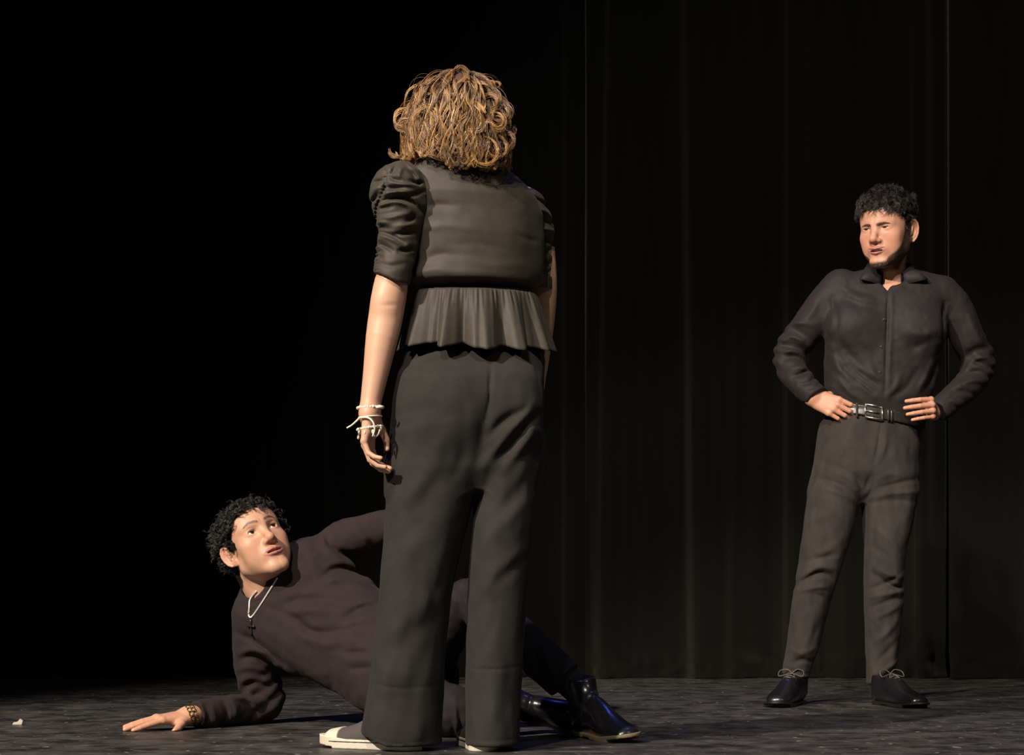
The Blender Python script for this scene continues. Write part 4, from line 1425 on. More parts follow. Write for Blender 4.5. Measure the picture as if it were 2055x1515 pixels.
    big = [(952, 300, 30, 15, 110, 0.85, 5.415), (955, 302, 24, 10, 120, 0.9, 5.41), (968, 308, 34, 22, 80, -0.7, 5.42), (995, 300, 26, 14, 100, -0.8, 5.43), (924, 214, 20, 8, 60, 0.9, 5.40), (940, 226, 26, 12, 20, 0.8, 5.40),
           (994, 242, 22, 10, 100, -0.9, 5.42), (1004, 228, 24, 14, 120, -0.7, 5.43), (853, 236, 26, 14, 30, 0.45, 5.41), (846, 246, 32, 20, 20, 0.42, 5.41), (808, 250, 15, 7, 60, 0.9, 5.46), (810, 240, 18, 12, 80, 0.6, 5.46), (1012, 285, 22, 14, 90, -0.8, 5.45),
           (920, 285, 26, 16, 150, 0.6, 5.41), (905, 292, 24, 18, 160, 0.55, 5.415), (975, 262, 22, 12, 40, 0.7, 5.41), (958, 240, 24, 10, 150, 0.8, 5.40), (985, 205, 20, 12, 130, -0.6, 5.42), (1000, 322, 18, 10, 90, -0.9, 5.46), (985, 325, 20, 12, 120, 0.7, 5.45),
           (886, 225, 22, 16, 100, -0.5, 5.41), (870, 205, 24, 18, 100, -0.45, 5.42), (965, 185, 18, 10, 60, 0.6, 5.43), (1020, 262, 14, 8, 60, -0.8, 5.48), (800, 300, 18, 10, 200, 0.4, 5.48), (812, 296, 22, 14, 190, 0.4, 5.48), (990, 172, 9, 6, 250, -0.9, 5.47)]
    bg = []
    rgb_ = np.random.default_rng(77)
    for b in big:
        for _ in range(3):
            j = list(b)
            j[0] += rgb_.normal(0, 2.5)
            j[1] += rgb_.normal(0, 2.5)
            j[2] *= rgb_.uniform(0.85, 1.12)
            j[4] += rgb_.normal(0, 18)
            j[6] += rgb_.normal(0, 0.006)
            bg.append(spiral(*j))
    strands(g, np.array(bg, dtype=np.float32), 9, 0.0022, 0.00070, gcol, seed=78, tip=0.5, flare=0.25)
    # loose fly-away hairs
    ro2, no2 = scalp_roots(head, 40, reg, 13)
    gd2 = grow(ro2, no2, 0.0075, 16, flow, keep, lift=0.40, curl=0.006, freq=1.0, wild=0.22, seed=15, layer=np.full(len(ro2), 0.03, dtype=np.float32))
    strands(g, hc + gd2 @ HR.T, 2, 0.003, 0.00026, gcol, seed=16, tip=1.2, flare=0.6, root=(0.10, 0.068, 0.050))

    def cap(p):
        d = head.skull(p) - 0.010 - 0.003 * vnoise(p * 70, 2)
        return np.maximum(d, np.interp(p[:, 1], HAIR_Y, HAIR_Z).astype(np.float32) - p[:, 2])
    field_geo(g, cap, (-0.12, -0.14, -0.12), (0.12, 0.13, 0.15), 0.004, (0.09, 0.05, 0.025), 0, (hc, HR))
    obj('hair', g, M_hair, person)
    return person


build_woman()

# ================================================================ person 2: standing man with his hands on his hips
def build_standing_man():
    D = 7.5
    org = A((1740 - CX) * D / F, D, 0)
    g = Geo()
    hc = P(1781, 462, 7.46)
    yaw = math.radians(41)
    HR = basis((-0.57, -0.82, -0.05), (-0.02, 0.02, 0.99))
    SC = 1.06
    head = Head(open_=0.0038, smile=0.75, lid=0.0027, brow=-0.0040, jaw=1.06, ridge=1.3, ear=1.18, nose=1.06, face=1.06, lip=1.15, hairline=-0.018, wide=0.0275, browt=1.15, browz=-0.0030, arch=0.4, tilt=0.07)

    def beard(q):
        hz = np.interp(q[:, 1], [-0.03, 0.0, 0.02, 0.045, 0.065, 0.08, 0.11], [0.03, 0.02, -0.002, -0.050, -0.078, -0.100, -0.106])
        w = sstep(0.004, -0.010, q[:, 2] - hz) * sstep(-0.022, -0.005, q[:, 1]) * sstep(-0.135, -0.118, q[:, 2] + 0.25 * (q[:, 1] - 0.06) * 0)
        w2 = np.exp(-((q[:, 2] + 0.0535) / 0.004) ** 2) * (q[:, 1] > 0.075) * (q[:, 0] < 0.024) * 0.22       # thin moustache shadow
        w3 = sstep(0.022, 0.012, np.abs(q[:, 1] - 0.013)) * sstep(0.03, 0.01, q[:, 2]) * sstep(-0.07, -0.05, q[:, 2]) * (q[:, 0] > 0.05) * 0.8
        return np.clip(0.95 * w + w2 + w3, 0, 0.95) * (q[:, 0] < 0.079)
    cf = head.colour(SKIN_M, (0.44, 0.17, 0.15), (0.035, 0.022, 0.015), (0.030, 0.021, 0.015), (0.012, 0.010, 0.009), beard)
    HS = (HR * SC).astype(np.float32)
    hl = lambda w: (w - hc) @ HR / SC
    nk = [P(1783, 530, 7.50), P(1785, 560, 7.52), P(1786, 600, 7.53)]
    head.neck = {'nodes': np.array([np.append(hl(nk[0]), 0.052), np.append(hl(nk[1]), 0.055), np.append(hl(nk[2]), 0.060), np.append(hl(P(1786, 640, 7.53)), 0.075)]), 'sym': False}
    # the neck leaves the middle of the skull
    head.neck['nodes'] = np.vstack([[0, -0.022, -0.045, 0.052], head.neck['nodes']]).astype(np.float32)
    chest = [np.append(hl(P(1730, 610, 7.50)), 0.05), np.append(hl(P(1830, 615, 7.50)), 0.05)]
    hf = lambda p: smin(head(p), s_cone(p, chest[0][:3], chest[1][:3], 0.055, 0.055), 0.05)
    field_geo(g, hf, (-0.13, -0.13, -0.24), (0.13, 0.13, 0.13), 0.0019, cf, 1, (hc, HS))

    # hands
    rh = Hand(P(1631, 796, 7.44), (0.82, -0.40, -0.40), (-0.46, -0.82, 0.34), 1, {'index': (16, 40, 22), 'middle': (18, 42, 24), 'ring': (20, 44, 24), 'little': (22, 44, 24)},
              spread=(2, 0, -1, -2), size=0.96, wrist_r=(0.029, 0.022), knuckle=0.92, thumb=[(0.018, 0.016, -0.012, 0.0145), (0.036, 0.040, -0.030, 0.012), (0.040, 0.058, -0.052, 0.010), (0.036, 0.070, -0.072, 0.008)])
    lh = Hand(P(1874, 824, 7.455), (-0.24, -0.95, 0.06), (0.95, -0.24, 0.14), -1, {'index': (58, 22, 10), 'middle': (62, 16, 8), 'ring': (62, 16, 8), 'little': (58, 18, 10)},
              spread=(3, 0, -2, -4), size=0.95, wrist_r=(0.027, 0.024), knuckle=0.92, thumb=[(0.018, 0.016, -0.012, 0.0145), (0.036, 0.030, -0.030, 0.012), (0.040, 0.040, -0.052, 0.010), (0.036, 0.040, -0.072, 0.008)])
    for hd, e in ((rh, P(1592, 745, 7.49)), (lh, P(1940, 775, 7.50))):
        f = lambda p, hd=hd, e=e: smin(hd(p), s_cone(p, hd.o, e, 0.025, 0.010), 0.015)
        field_geo(g, f, np.minimum(hd.o, e) - 0.19, np.maximum(hd.o, e) + 0.19, 0.0025, lambda v, hd=hd: hd.nail_tint(v, np.tile(SKIN_M * A(1.0, 0.97, 0.95), (len(v), 1))), 1)

    def rough(p):
        d = s_chain(p, np.array([R4(P(1786, 590, 7.53), 0.06), R4(P(1782, 660, 7.53), 0.10), R4(P(1765, 780, 7.52), 0.095), R4(P(1745, 880, 7.52), 0.11)]))
        d = smin(d, s_cone(p, P(1690, 585, 7.52), P(1885, 595, 7.52), 0.045, 0.045), 0.04)
        for a in (((1685, 590, 7.52), (1585, 712, 7.55), (1625, 785, 7.45)), ((1892, 600, 7.52), (1965, 738, 7.55), (1890, 815, 7.45))):
            d = smin(d, s_chain(p, np.array([R4(P(*a[0]), 0.038), R4(P(*a[1]), 0.014), R4(P(*a[2]), 0.018)])), 0.02)
        for a in (((1690, 930, 7.52), (1628, 1170, 7.46), (1598, 1368, 7.50)), ((1785, 930, 7.52), (1772, 1170, 7.46), (1768, 1368, 7.50))):
            d = smin(d, s_chain(p, np.array([R4(P(*a[0]), 0.068), R4(P(*a[1]), 0.046), R4(P(*a[2]), 0.024)])), 0.03)
        return d
    field_geo(g, rough, P(1530, 1420, 7.5) - A(0.05, 0.25, 0), P(2010, 560, 7.5) + A(0.05, 0.25, 0), 0.009, SKIN_M)
    person = obj('person', g, M_skin, origin=org)
    tag(person, 'standing person in black button-up shirt and grey-black trousers, hands on hips, looking left', 'person')
    for s in (-1, 1):
        e = Geo()
        eyeball_geo(e, A(0.0315 * s, 0.0712, -0.0008), (hc, HS), (0.20, 1, -0.12))
        obj('eye', e, M_eye, person)
    # teeth behind the open lips
    e = field_geo(Geo(), lambda p: np.maximum(s_ell(p, (0, 0.068, -0.0655), (0.019, 0.020, 0.006)), 0.074 - p[:, 1]), (-0.03, 0.05, -0.08), (0.03, 0.1, -0.055), 0.0012, (0.55, 0.48, 0.42), 0, (hc, HS))
    obj('teeth', e, M_eye, person)

    # ---- trousers
    hips = Loft([(824, 1668, 1850, 7.51, 0.112), (850, 1646, 1849, 7.51, 0.120), (900, 1637, 1849, 7.51, 0.128), (950, 1630, 1845, 7.51, 0.128), (985, 1626, 1842, 7.51, 0.110), (1010, 1640, 1830, 7.51, 0.07)], D, 2.3)
    left = Loft([(920, 1655, 1735, 7.50, 0.090), (985, 1623, 1729, 7.50, 0.112), (1050, 1613, 1714, 7.49, 0.106), (1100, 1606, 1699, 7.48, 0.098), (1150, 1597, 1682, 7.47, 0.088), (1200, 1589, 1666, 7.47, 0.080),
                 (1250, 1583, 1653, 7.48, 0.076), (1300, 1577, 1642, 7.49, 0.070), (1340, 1571, 1628, 7.50, 0.062), (1362, 1569, 1622, 7.50, 0.060)], D, 2.2)
    right = Loft([(920, 1735, 1825, 7.50, 0.090), (985, 1729, 1843, 7.50, 0.112), (1050, 1732, 1831, 7.49, 0.106), (1100, 1733, 1817, 7.48, 0.098), (1150, 1732, 1808, 7.47, 0.088), (1200, 1732, 1809, 7.47, 0.080),
                  (1250, 1734, 1806, 7.48, 0.076), (1300, 1736, 1802, 7.49, 0.070), (1340, 1738, 1798, 7.49, 0.064), (1376, 1739, 1796, 7.49, 0.062)], D, 2.2)
    st = Strokes([(1758, 852, 1752, 890, 1744, 930, 3, -5), (1768, 855, 1764, 900, 1750, 935, 5, 4), (1640, 880, 1658, 860, 1664, 846, 3, -3), (1838, 860, 1846, 890, 1846, 915, 3, -3),
                  (1639, 962, 1675, 975, 1711, 1000, 6, -6), (1640, 978, 1675, 992, 1708, 1008, 6, 5), (1650, 930, 1690, 950, 1722, 975, 6, -4), (1658, 945, 1695, 964, 1722, 985, 5, 4),
                  (1711, 955, 1724, 985, 1740, 955, 7, -10), (1745, 960, 1738, 990, 1730, 1005, 4, -5), (1750, 965, 1775, 955, 1800, 958, 6, 4), (1745, 985, 1780, 975, 1838, 962, 5, -5), (1742, 1000, 1780, 992, 1835, 990, 5, 5), (1740, 1012, 1780, 1006, 1830, 1008, 5, -4),
                  (1597, 1172, 1635, 1150, 1662, 1160, 6, -9), (1600, 1158, 1632, 1138, 1664, 1142, 6, 6), (1597, 1186, 1630, 1178, 1655, 1178, 5, 5), (1625, 1192, 1645, 1198, 1655, 1212, 4, -4), (1610, 1095, 1640, 1110, 1670, 1090, 8, 4), (1600, 1130, 1630, 1122, 1670, 1112, 6, -4),
                  (1745, 1152, 1785, 1178, 1808, 1172, 5, -10), (1745, 1140, 1785, 1158, 1806, 1152, 6, 7), (1738, 1182, 1770, 1168, 1800, 1152, 5, -6), (1740, 1198, 1775, 1190, 1808, 1186, 5, 5), (1742, 1218, 1775, 1204, 1806, 1200, 5, -5), (1745, 1240, 1775, 1226, 1800, 1212, 6, 4),
                  (1745, 1060, 1775, 1085, 1800, 1115, 6, 4), (1740, 1095, 1765, 1115, 1790, 1140, 6, -4), (1745, 1290, 1770, 1270, 1790, 1245, 7, 4), (1750, 1330, 1770, 1310, 1792, 1285, 7, -4),
                  (1750, 1362, 1775, 1352, 1797, 1338, 4, -8), (1745, 1352, 1772, 1340, 1797, 1326, 5, 5), (1585, 1330, 1605, 1322, 1625, 1328, 5, -5), (1580, 1300, 1600, 1310, 1630, 1300, 6, 4), (1572, 1340, 1600, 1348, 1624, 1352, 3, -3),
                  (1600, 1060, 1625, 1040, 1660, 1030, 12, 4), (1640, 1240, 1625, 1280, 1622, 1320, 8, -4)], D, 7.5)

    def pants(p):
        d = smin(left(p), right(p), 0.006)
        d = smin(d, hips(p), 0.02)
        d = d - 1.15 * st(p) + 0.0022 * vnoise(p * A(26, 26, 12), 41) + 0.0014 * vnoise(p * A(60, 60, 30), 42)
        tilt = P(0, 1356, D)[2] - 0.0 * p[:, 0]
        zb = np.where(p[:, 0] < P(1700, 0, D)[0], P(0, 1356, D)[2] - 0.15 * (p[:, 0] - P(1596, 0, D)[0]), P(0, 1361, D)[2] + 0.40 * (p[:, 0] - P(1768, 0, D)[0]))
        return np.maximum(d, zb - p[:, 2])
    g = field_geo(Geo(), pants, P(1560, 1385, 7.5) - A(0, 0.17, 0), P(1865, 815, 7.5) + A(0, 0.17, 0), 0.0047)
    trousers = obj('trousers', g, M_mpants, person)
    # socks
    for a, b in (((1598, 1340, 7.50), (1598, 1385, 7.49)), ((1768, 1345, 7.49), (1768, 1385, 7.48))):
        f = lambda p: s_cone(p, P(*a), P(*b), 0.040, 0.038)
        obj('sock', field_geo(Geo(), f, P(*a) - A(0.06, 0.06, 0.13), P(*a) + A(0.06, 0.06, 0.05), 0.005), M_sock, person)

    # ---- belt, with loops and buckle
    slope = lambda x: -0.185 * (x - P(1750, 0, D)[0])
    zc = P(0, 833, D)[2]
    belt_f = lambda p: np.maximum(np.abs(hips(p) - 0.004) - 0.0035, np.abs(p[:, 2] - zc - slope(p[:, 0])) - 0.0175)
    big = Loft([(780, 1662, 1852, 7.51, 0.113), (824, 1664, 1850, 7.51, 0.115), (850, 1648, 1850, 7.51, 0.120), (880, 1640, 1850, 7.51, 0.124)], D, 2.3)
    belt_f = lambda p: np.maximum(np.abs(big(p) - 0.004) - 0.0035, np.abs(p[:, 2] - zc - slope(p[:, 0])) - 0.0175)
    g = field_geo(Geo(), belt_f, P(1630, 870, 7.5) - A(0, 0.16, 0), P(1870, 790, 7.5) + A(0, 0.16, 0), 0.0028)
    belt = obj('belt', g, M_belt, person)

    def on_belt(px, dz=0.0, out=0.0):
        x = P(px, 0, 7.38)[0]
        z = zc + slope(x) + dz
        y = 7.51 - 0.115
        p = np.array([[x, yy, z] for yy in np.linspace(7.30, 7.46, 161)], dtype=np.float32)
        k = np.argmax(big(p) < 0.008)
        return A(x, p[k, 1] - out, z)
    g = Geo()
    cs = [on_belt(1737, -0.021, 0.004), on_belt(1737, 0.021, 0.004), on_belt(1771, 0.021, 0.004), on_belt(1771, -0.021, 0.004)]
    for i in range(4):
        tube1(g, [cs[i], cs[(i + 1) % 4]], 0.0034, sides=6)
    tube1(g, [on_belt(1739, 0, 0.004), on_belt(1764, 0.0, 0.006)], 0.0026, sides=6)
    obj('buckle', g, M_metal, belt)
    for px in (1721, 1783, 1790):
        g = Geo()
        tube1(g, [on_belt(px, -0.022 - (0.006 if px == 1721 else 0), 0.001), on_belt(px, 0, 0.003), on_belt(px, 0.020, 0.001)], 0.0040, sides=6, n=6)
        obj('loop', g, M_belt if px != 1721 else M_mpants, belt)

    # ---- shirt: body, sleeves, collar, buttons
    bod = Loft([(535, 1752, 1826, 7.53, 0.045), (545, 1712, 1862, 7.53, 0.062), (555, 1678, 1900, 7.53, 0.074), (570, 1662, 1914, 7.53, 0.088), (600, 1656, 1914, 7.52, 0.105), (650, 1657, 1902, 7.52, 0.120), (700, 1657, 1892, 7.51, 0.122),
                (750, 1655, 1882, 7.51, 0.122), (780, 1656, 1874, 7.51, 0.124), (800, 1662, 1868, 7.51, 0.122), (816, 1670, 1862, 7.51, 0.115), (845, 1675, 1858, 7.51, 0.105)], D, 2.4)
    armR = Limb([L5(1688, 578, 7.52, 0.064), L5(1658, 610, 7.52, 0.062), L5(1620, 660, 7.53, 0.058), L5(1586, 706, 7.55, 0.054), L5(1590, 742, 7.52, 0.050), L5(1616, 776, 7.47, 0.044), L5(1634, 793, 7.44, 0.041)], (0, 1, 0), 22)
    armL = Limb([L5(1888, 590, 7.52, 0.062), L5(1915, 620, 7.52, 0.060), L5(1942, 680, 7.53, 0.056), L5(1964, 728, 7.55, 0.054), L5(1948, 766, 7.52, 0.050), L5(1912, 800, 7.47, 0.044), L5(1888, 820, 7.45, 0.041)], (0, 1, 0), 22)
    st = Strokes([(1686, 742, 1712, 770, 1742, 793, 6, -6), (1700, 738, 1722, 758, 1750, 780, 5, -5), (1692, 752, 1718, 778, 1745, 802, 5, 5), (1672, 760, 1690, 785, 1715, 808, 5, 4), (1662, 700, 1675, 740, 1700, 775, 8, 4),
                  (1775, 592, 1771, 640, 1768, 700, 1764, 800, 2.4, -3.5), (1782, 595, 1778, 650, 1775, 720, 1772, 805, 4, 2), (1806, 690, 1825, 702, 1850, 690, 10, -6), (1815, 670, 1840, 680, 1870, 668, 10, 5),
                  (1845, 790, 1860, 765, 1875, 730, 8, -6), (1825, 800, 1845, 770, 1862, 735, 8, 5), (1780, 800, 1805, 785, 1830, 750, 7, -4), (1665, 600, 1672, 640, 1668, 690, 5, -4), (1680, 575, 1710, 600, 1755, 612, 8, 4), (1690, 605, 1720, 622, 1760, 625, 8, -3),
                  (1890, 610, 1885, 650, 1886, 700, 5, -6), (1720, 700, 1740, 720, 1755, 745, 8, -3), (1735, 745, 1745, 760, 1762, 768, 6, 4), (1795, 760, 1785, 785, 1770, 800, 6, 4), (1680, 690, 1700, 720, 1725, 745, 8, -4),
                  # right sleeve of the man (left in the photograph)
                  (1564, 672, 1587, 661, 1614, 674, 6, -10), (1572, 656, 1595, 648, 1625, 655, 6, 6), (1556, 699, 1580, 690, 1614, 700, 5, -10), (1562, 686, 1585, 676, 1610, 686, 5, 7), (1570, 724, 1595, 716, 1624, 730, 5, -10), (1562, 712, 1590, 704, 1618, 714, 5, 7),
                  (1588, 758, 1608, 752, 1628, 738, 5, -8), (1582, 742, 1604, 740, 1625, 748, 5, 6), (1600, 775, 1618, 772, 1634, 758, 4, -5), (1640, 600, 1625, 630, 1600, 655, 8, 4), (1612, 785, 1628, 782, 1640, 772, 3, -3),
                  # left sleeve of the man
                  (1923, 745, 1940, 715, 1963, 702, 1991, 700, 7, -13), (1935, 735, 1955, 722, 1985, 718, 6, 9), (1926, 763, 1950, 748, 1980, 744, 6, -9), (1920, 775, 1945, 765, 1972, 768, 6, 6), (1905, 790, 1930, 788, 1955, 795, 5, -6), (1940, 640, 1955, 670, 1972, 695, 9, 5),
                  (1918, 650, 1925, 690, 1930, 705, 7, -6), (1890, 805, 1905, 800, 1925, 806, 4, -4), (1900, 815, 1915, 822, 1925, 830, 4, -4)], D, 7.5)
    vneck = [P(1742, 528, 7.43), P(1828, 528, 7.43), P(1780, 590, 7.415)]

    def sh(p):
        arms = []
        for arm, e, w in ((armR, P(1592, 745, 7.49), P(1638, 797, 7.43)), (armL, P(1940, 775, 7.50), P(1882, 824, 7.44))):
            a = arm(p)      # cut square at the cuff
            arms.append(np.where(np.linalg.norm(p - w, axis=1) < 0.09, np.maximum(a, (p - w) @ unit(w - e)), a))
        d = smin(bod(p), np.minimum(*arms), 0.014)
        d = smin(d, s_ell(p, P(1715, 655, 7.44), (0.085, 0.06, 0.07)), 0.05)
        d = smin(d, s_ell(p, P(1840, 660, 7.44), (0.085, 0.06, 0.07)), 0.05)
        d = d - 1.6 * st(p) + 0.0014 * vnoise(p * A(30, 30, 24), 51) + 0.0010 * vnoise(p * A(70, 70, 70), 52)
        # folds that run round both sleeves near the elbow
        el = np.minimum(np.linalg.norm(p - P(1584, 712, 7.55), axis=1), np.linalg.norm(p - P(1966, 732, 7.55), axis=1))
        d = d + 0.0045 * np.sin(p[:, 2] * 130 + p[:, 0] * 60 + 3 * vnoise(p * 14, 53)) * sstep(0.13, 0.03, el)
        d = np.maximum(d, zc - 0.004 + slope(p[:, 0]) - p[:, 2])
        # open collar
        d = ssub(d, s_cone(p, P(1783, 505, 7.50), P(1784, 545, 7.47), 0.085, 0.060), 0.004)
        v = s_chain(p, np.array([R4(P(1782, 535, 7.40), 0.048), R4(P(1780, 560, 7.40), 0.028), R4(P(1779, 585, 7.40), 0.004)]))
        q = p - P(1782, 560, 7.42)
        v2 = np.maximum(np.abs(q[:, 0]) - np.interp(p[:, 2], [P(0, 590, D)[2], P(0, 530, D)[2]], [0.0, 0.066]).astype(np.float32), P(0, 590, D)[2] - p[:, 2])
        v2 = np.maximum(v2 * 0.8, np.maximum(p[:, 1] - 7.47, p[:, 2] - P(0, 500, D)[2]))
        return ssub(d, v2, 0.004)
    g = field_geo(Geo(), sh, P(1535, 850, 7.5) - A(0, 0.2, 0), P(2015, 515, 7.5) + A(0, 0.18, 0), 0.0045)
    shirt = obj('shirt', g, M_shirt, person)
    # collar ribbon: stand, fold and flap
    g = Geo()
    nphi = 60
    cc = P(1785, 540, 7.515)
    ph = np.linspace(math.radians(-62), math.radians(242), nphi)       # opening faces the camera (angle 270 deg)
    rows = []
    for i, a in enumerate(ph):
        fr_ = min(abs(math.degrees(a) - 242), abs(math.degrees(a) + 62)) / 152.0    # 0 at the tips, 1 at the nape
        tipw = math.exp(-((fr_ - 0.13) / 0.085) ** 2)
        edge = max(0, 1 - fr_ / 0.10)
        ca, sa = math.cos(a), math.sin(a)
        rx, ry = 0.064, 0.062
        zt = 0.012 + 0.016 * fr_ - 0.034 * max(0, 1 - fr_ * 3.0)
        ro_ = 1.38 + 0.95 * tipw - 0.16 * edge
        pts = [(rx * ca * 1.0, ry * sa, zt - 0.040), (rx * ca * 0.97, ry * sa * 0.97, zt - 0.015), (rx * ca * 0.99, ry * sa * 0.99, zt), (rx * ca * 1.09, ry * sa * 1.09, zt + 0.001),
               (rx * ca * (1.0 + (ro_ - 1.0) * 0.62), ry * sa * (1.0 + (ro_ - 1.0) * 0.62) , zt - 0.013 - 0.004 * tipw), (rx * ca * ro_, ry * sa * (1.0 + (ro_ - 1.0) * 0.8), zt - 0.031 - 0.008 * tipw - 0.010 * edge)]
        rows.append([cc + A(*q) for q in pts])
    V = np.array(rows)
    idx = np.arange(nphi * 6).reshape(nphi, 6)
    q = np.stack([idx[:-1, :-1], idx[:-1, 1:], idx[1:, 1:], idx[1:, :-1]], axis=-1).reshape(-1, 4)
    g.add(V.reshape(-1, 3), q)
    col = obj('collar', g, M_shirt, shirt)
    md = col.modifiers.new('cloth_thickness', 'SOLIDIFY')
    md.thickness = 0.003
    md.offset = 0
    # buttons
    for px, py in ((1774, 642), (1768, 697), (1765, 748)):
        x, z = P(px, py, 7.40)[0], P(px, py, 7.40)[2]
        line = np.array([[x, yy, z] for yy in np.linspace(7.30, 7.50, 201)], dtype=np.float32)
        y = line[np.argmax(sh(line) < 0.0), 1]
        g = Geo()
        t = np.linspace(0, 2 * np.pi, 16, endpoint=False)
        vv = []
        for r, dy in ((0.0055, 0.001), (0.0055, -0.0016), (0.0042, -0.0026), (0.0012, -0.0020)):
            vv += [(x + r * math.cos(k), y + dy, z + r * math.sin(k)) for k in t]
        ii = np.arange(64).reshape(4, 16)
        g.add(vv, np.stack([ii[:-1], np.roll(ii[:-1], -1, 1), np.roll(ii[1:], -1, 1), ii[1:]], axis=-1).reshape(-1, 4)[:, ::-1])
        obj('button', g, M_button, shirt)

    # ---- oxford shoes
    shoe(person, frame_on_floor(((1602 - CX) * 7.52 / F, 7.515), ((1556 - CX) * 7.25 / F, 7.25)), 'oxford', 1.0)
    shoe(person, frame_on_floor(((1762 - CX) * 7.48 / F, 7.48), ((1836 - CX) * 7.25 / F, 7.25)), 'oxford', 1.0)

    # ---- short wavy black hair
    g = Geo()
    keep = lambda p: head.skull(p) - 0.004
    reg = lambda p: (p[:, 2] > head.hz(p[:, 1]) + 0.002)
    cols = [(0.022, 0.017, 0.014), (0.030, 0.023, 0.018), (0.015, 0.012, 0.011), (0.046, 0.037, 0.030)]
    rgl = np.random.default_rng(21)
    ro, no = scalp_roots(head, 500, lambda p: reg(p) & (p[:, 2] > 0.045), 31)
    flow = lambda p, k: A(0.10, 0.45, 0.0) + (p - A(0, 0.0, 0.03)) / 0.1 * (0.40 - 0.30 * k) + A(0.0, -0.35, -1.3) * sstep(0.02, 0.07, p[:, 1:2])
    ln = rgl.uniform(0.030, 0.048, len(ro))
    S = 11
    gd = grow(ro, no, ln / S, S, flow, keep, lift=0.60, curl=rgl.uniform(0.0025, 0.0055, len(ro)), freq=1.2, wild=0.38, seed=31, layer=(rgl.uniform(0, 1, len(ro)) * 0.010).astype(np.float32))
    gd = tame(clear_of_ears(gd), head, lambda p: 0.011 + 0.016 * sstep(0.055, 0.11, p[:, 2]) * sstep(0.09, 0.03, p[:, 1]))
    strands(g, gd, 8, 0.0024, 0.00062, cols, seed=31, tip=0.6, frame=(hc, HS))
    ro, no = scalp_roots(head, 260, lambda p: reg(p) & (p[:, 2] <= 0.055), 32)
    flow2 = lambda p, k: A(0, -0.35, -0.85) + 0.25 * (p - A(0, 0, 0.02)) / 0.1
    gd = grow(ro, no, rgl.uniform(0.010, 0.022, len(ro)) / 8, 8, flow2, keep, lift=0.4, curl=0.0012, freq=0.8, wild=0.3, seed=32)
    gd = clear_of_ears(gd)
    strands(g, gd, 8, 0.0034, 0.00055, cols, seed=32, tip=1.0, frame=(hc, HS))

    def cap(p):
        d = head.skull(p) - 0.003 - 0.008 * sstep(0.07, 0.11, p[:, 2]) * sstep(0.06, 0.0, p[:, 1]) - 0.0025 * vnoise(p * 75, 2)
        return np.maximum(d, head.hz(p[:, 1]) + 0.006 * sstep(0.03, 0.06, p[:, 1]) + 0.003 - p[:, 2] + 0.004 * vnoise(p * 160, 6))
    hair = obj('hair', g, M_bhair, person)
    obj('hair_base', field_geo(Geo(), cap, (-0.12, -0.14, -0.12), (0.12, 0.13, 0.16), 0.003, (0.016, 0.013, 0.011), 0, (hc, HS)), M_hairbase, hair)
    return person


build_standing_man()

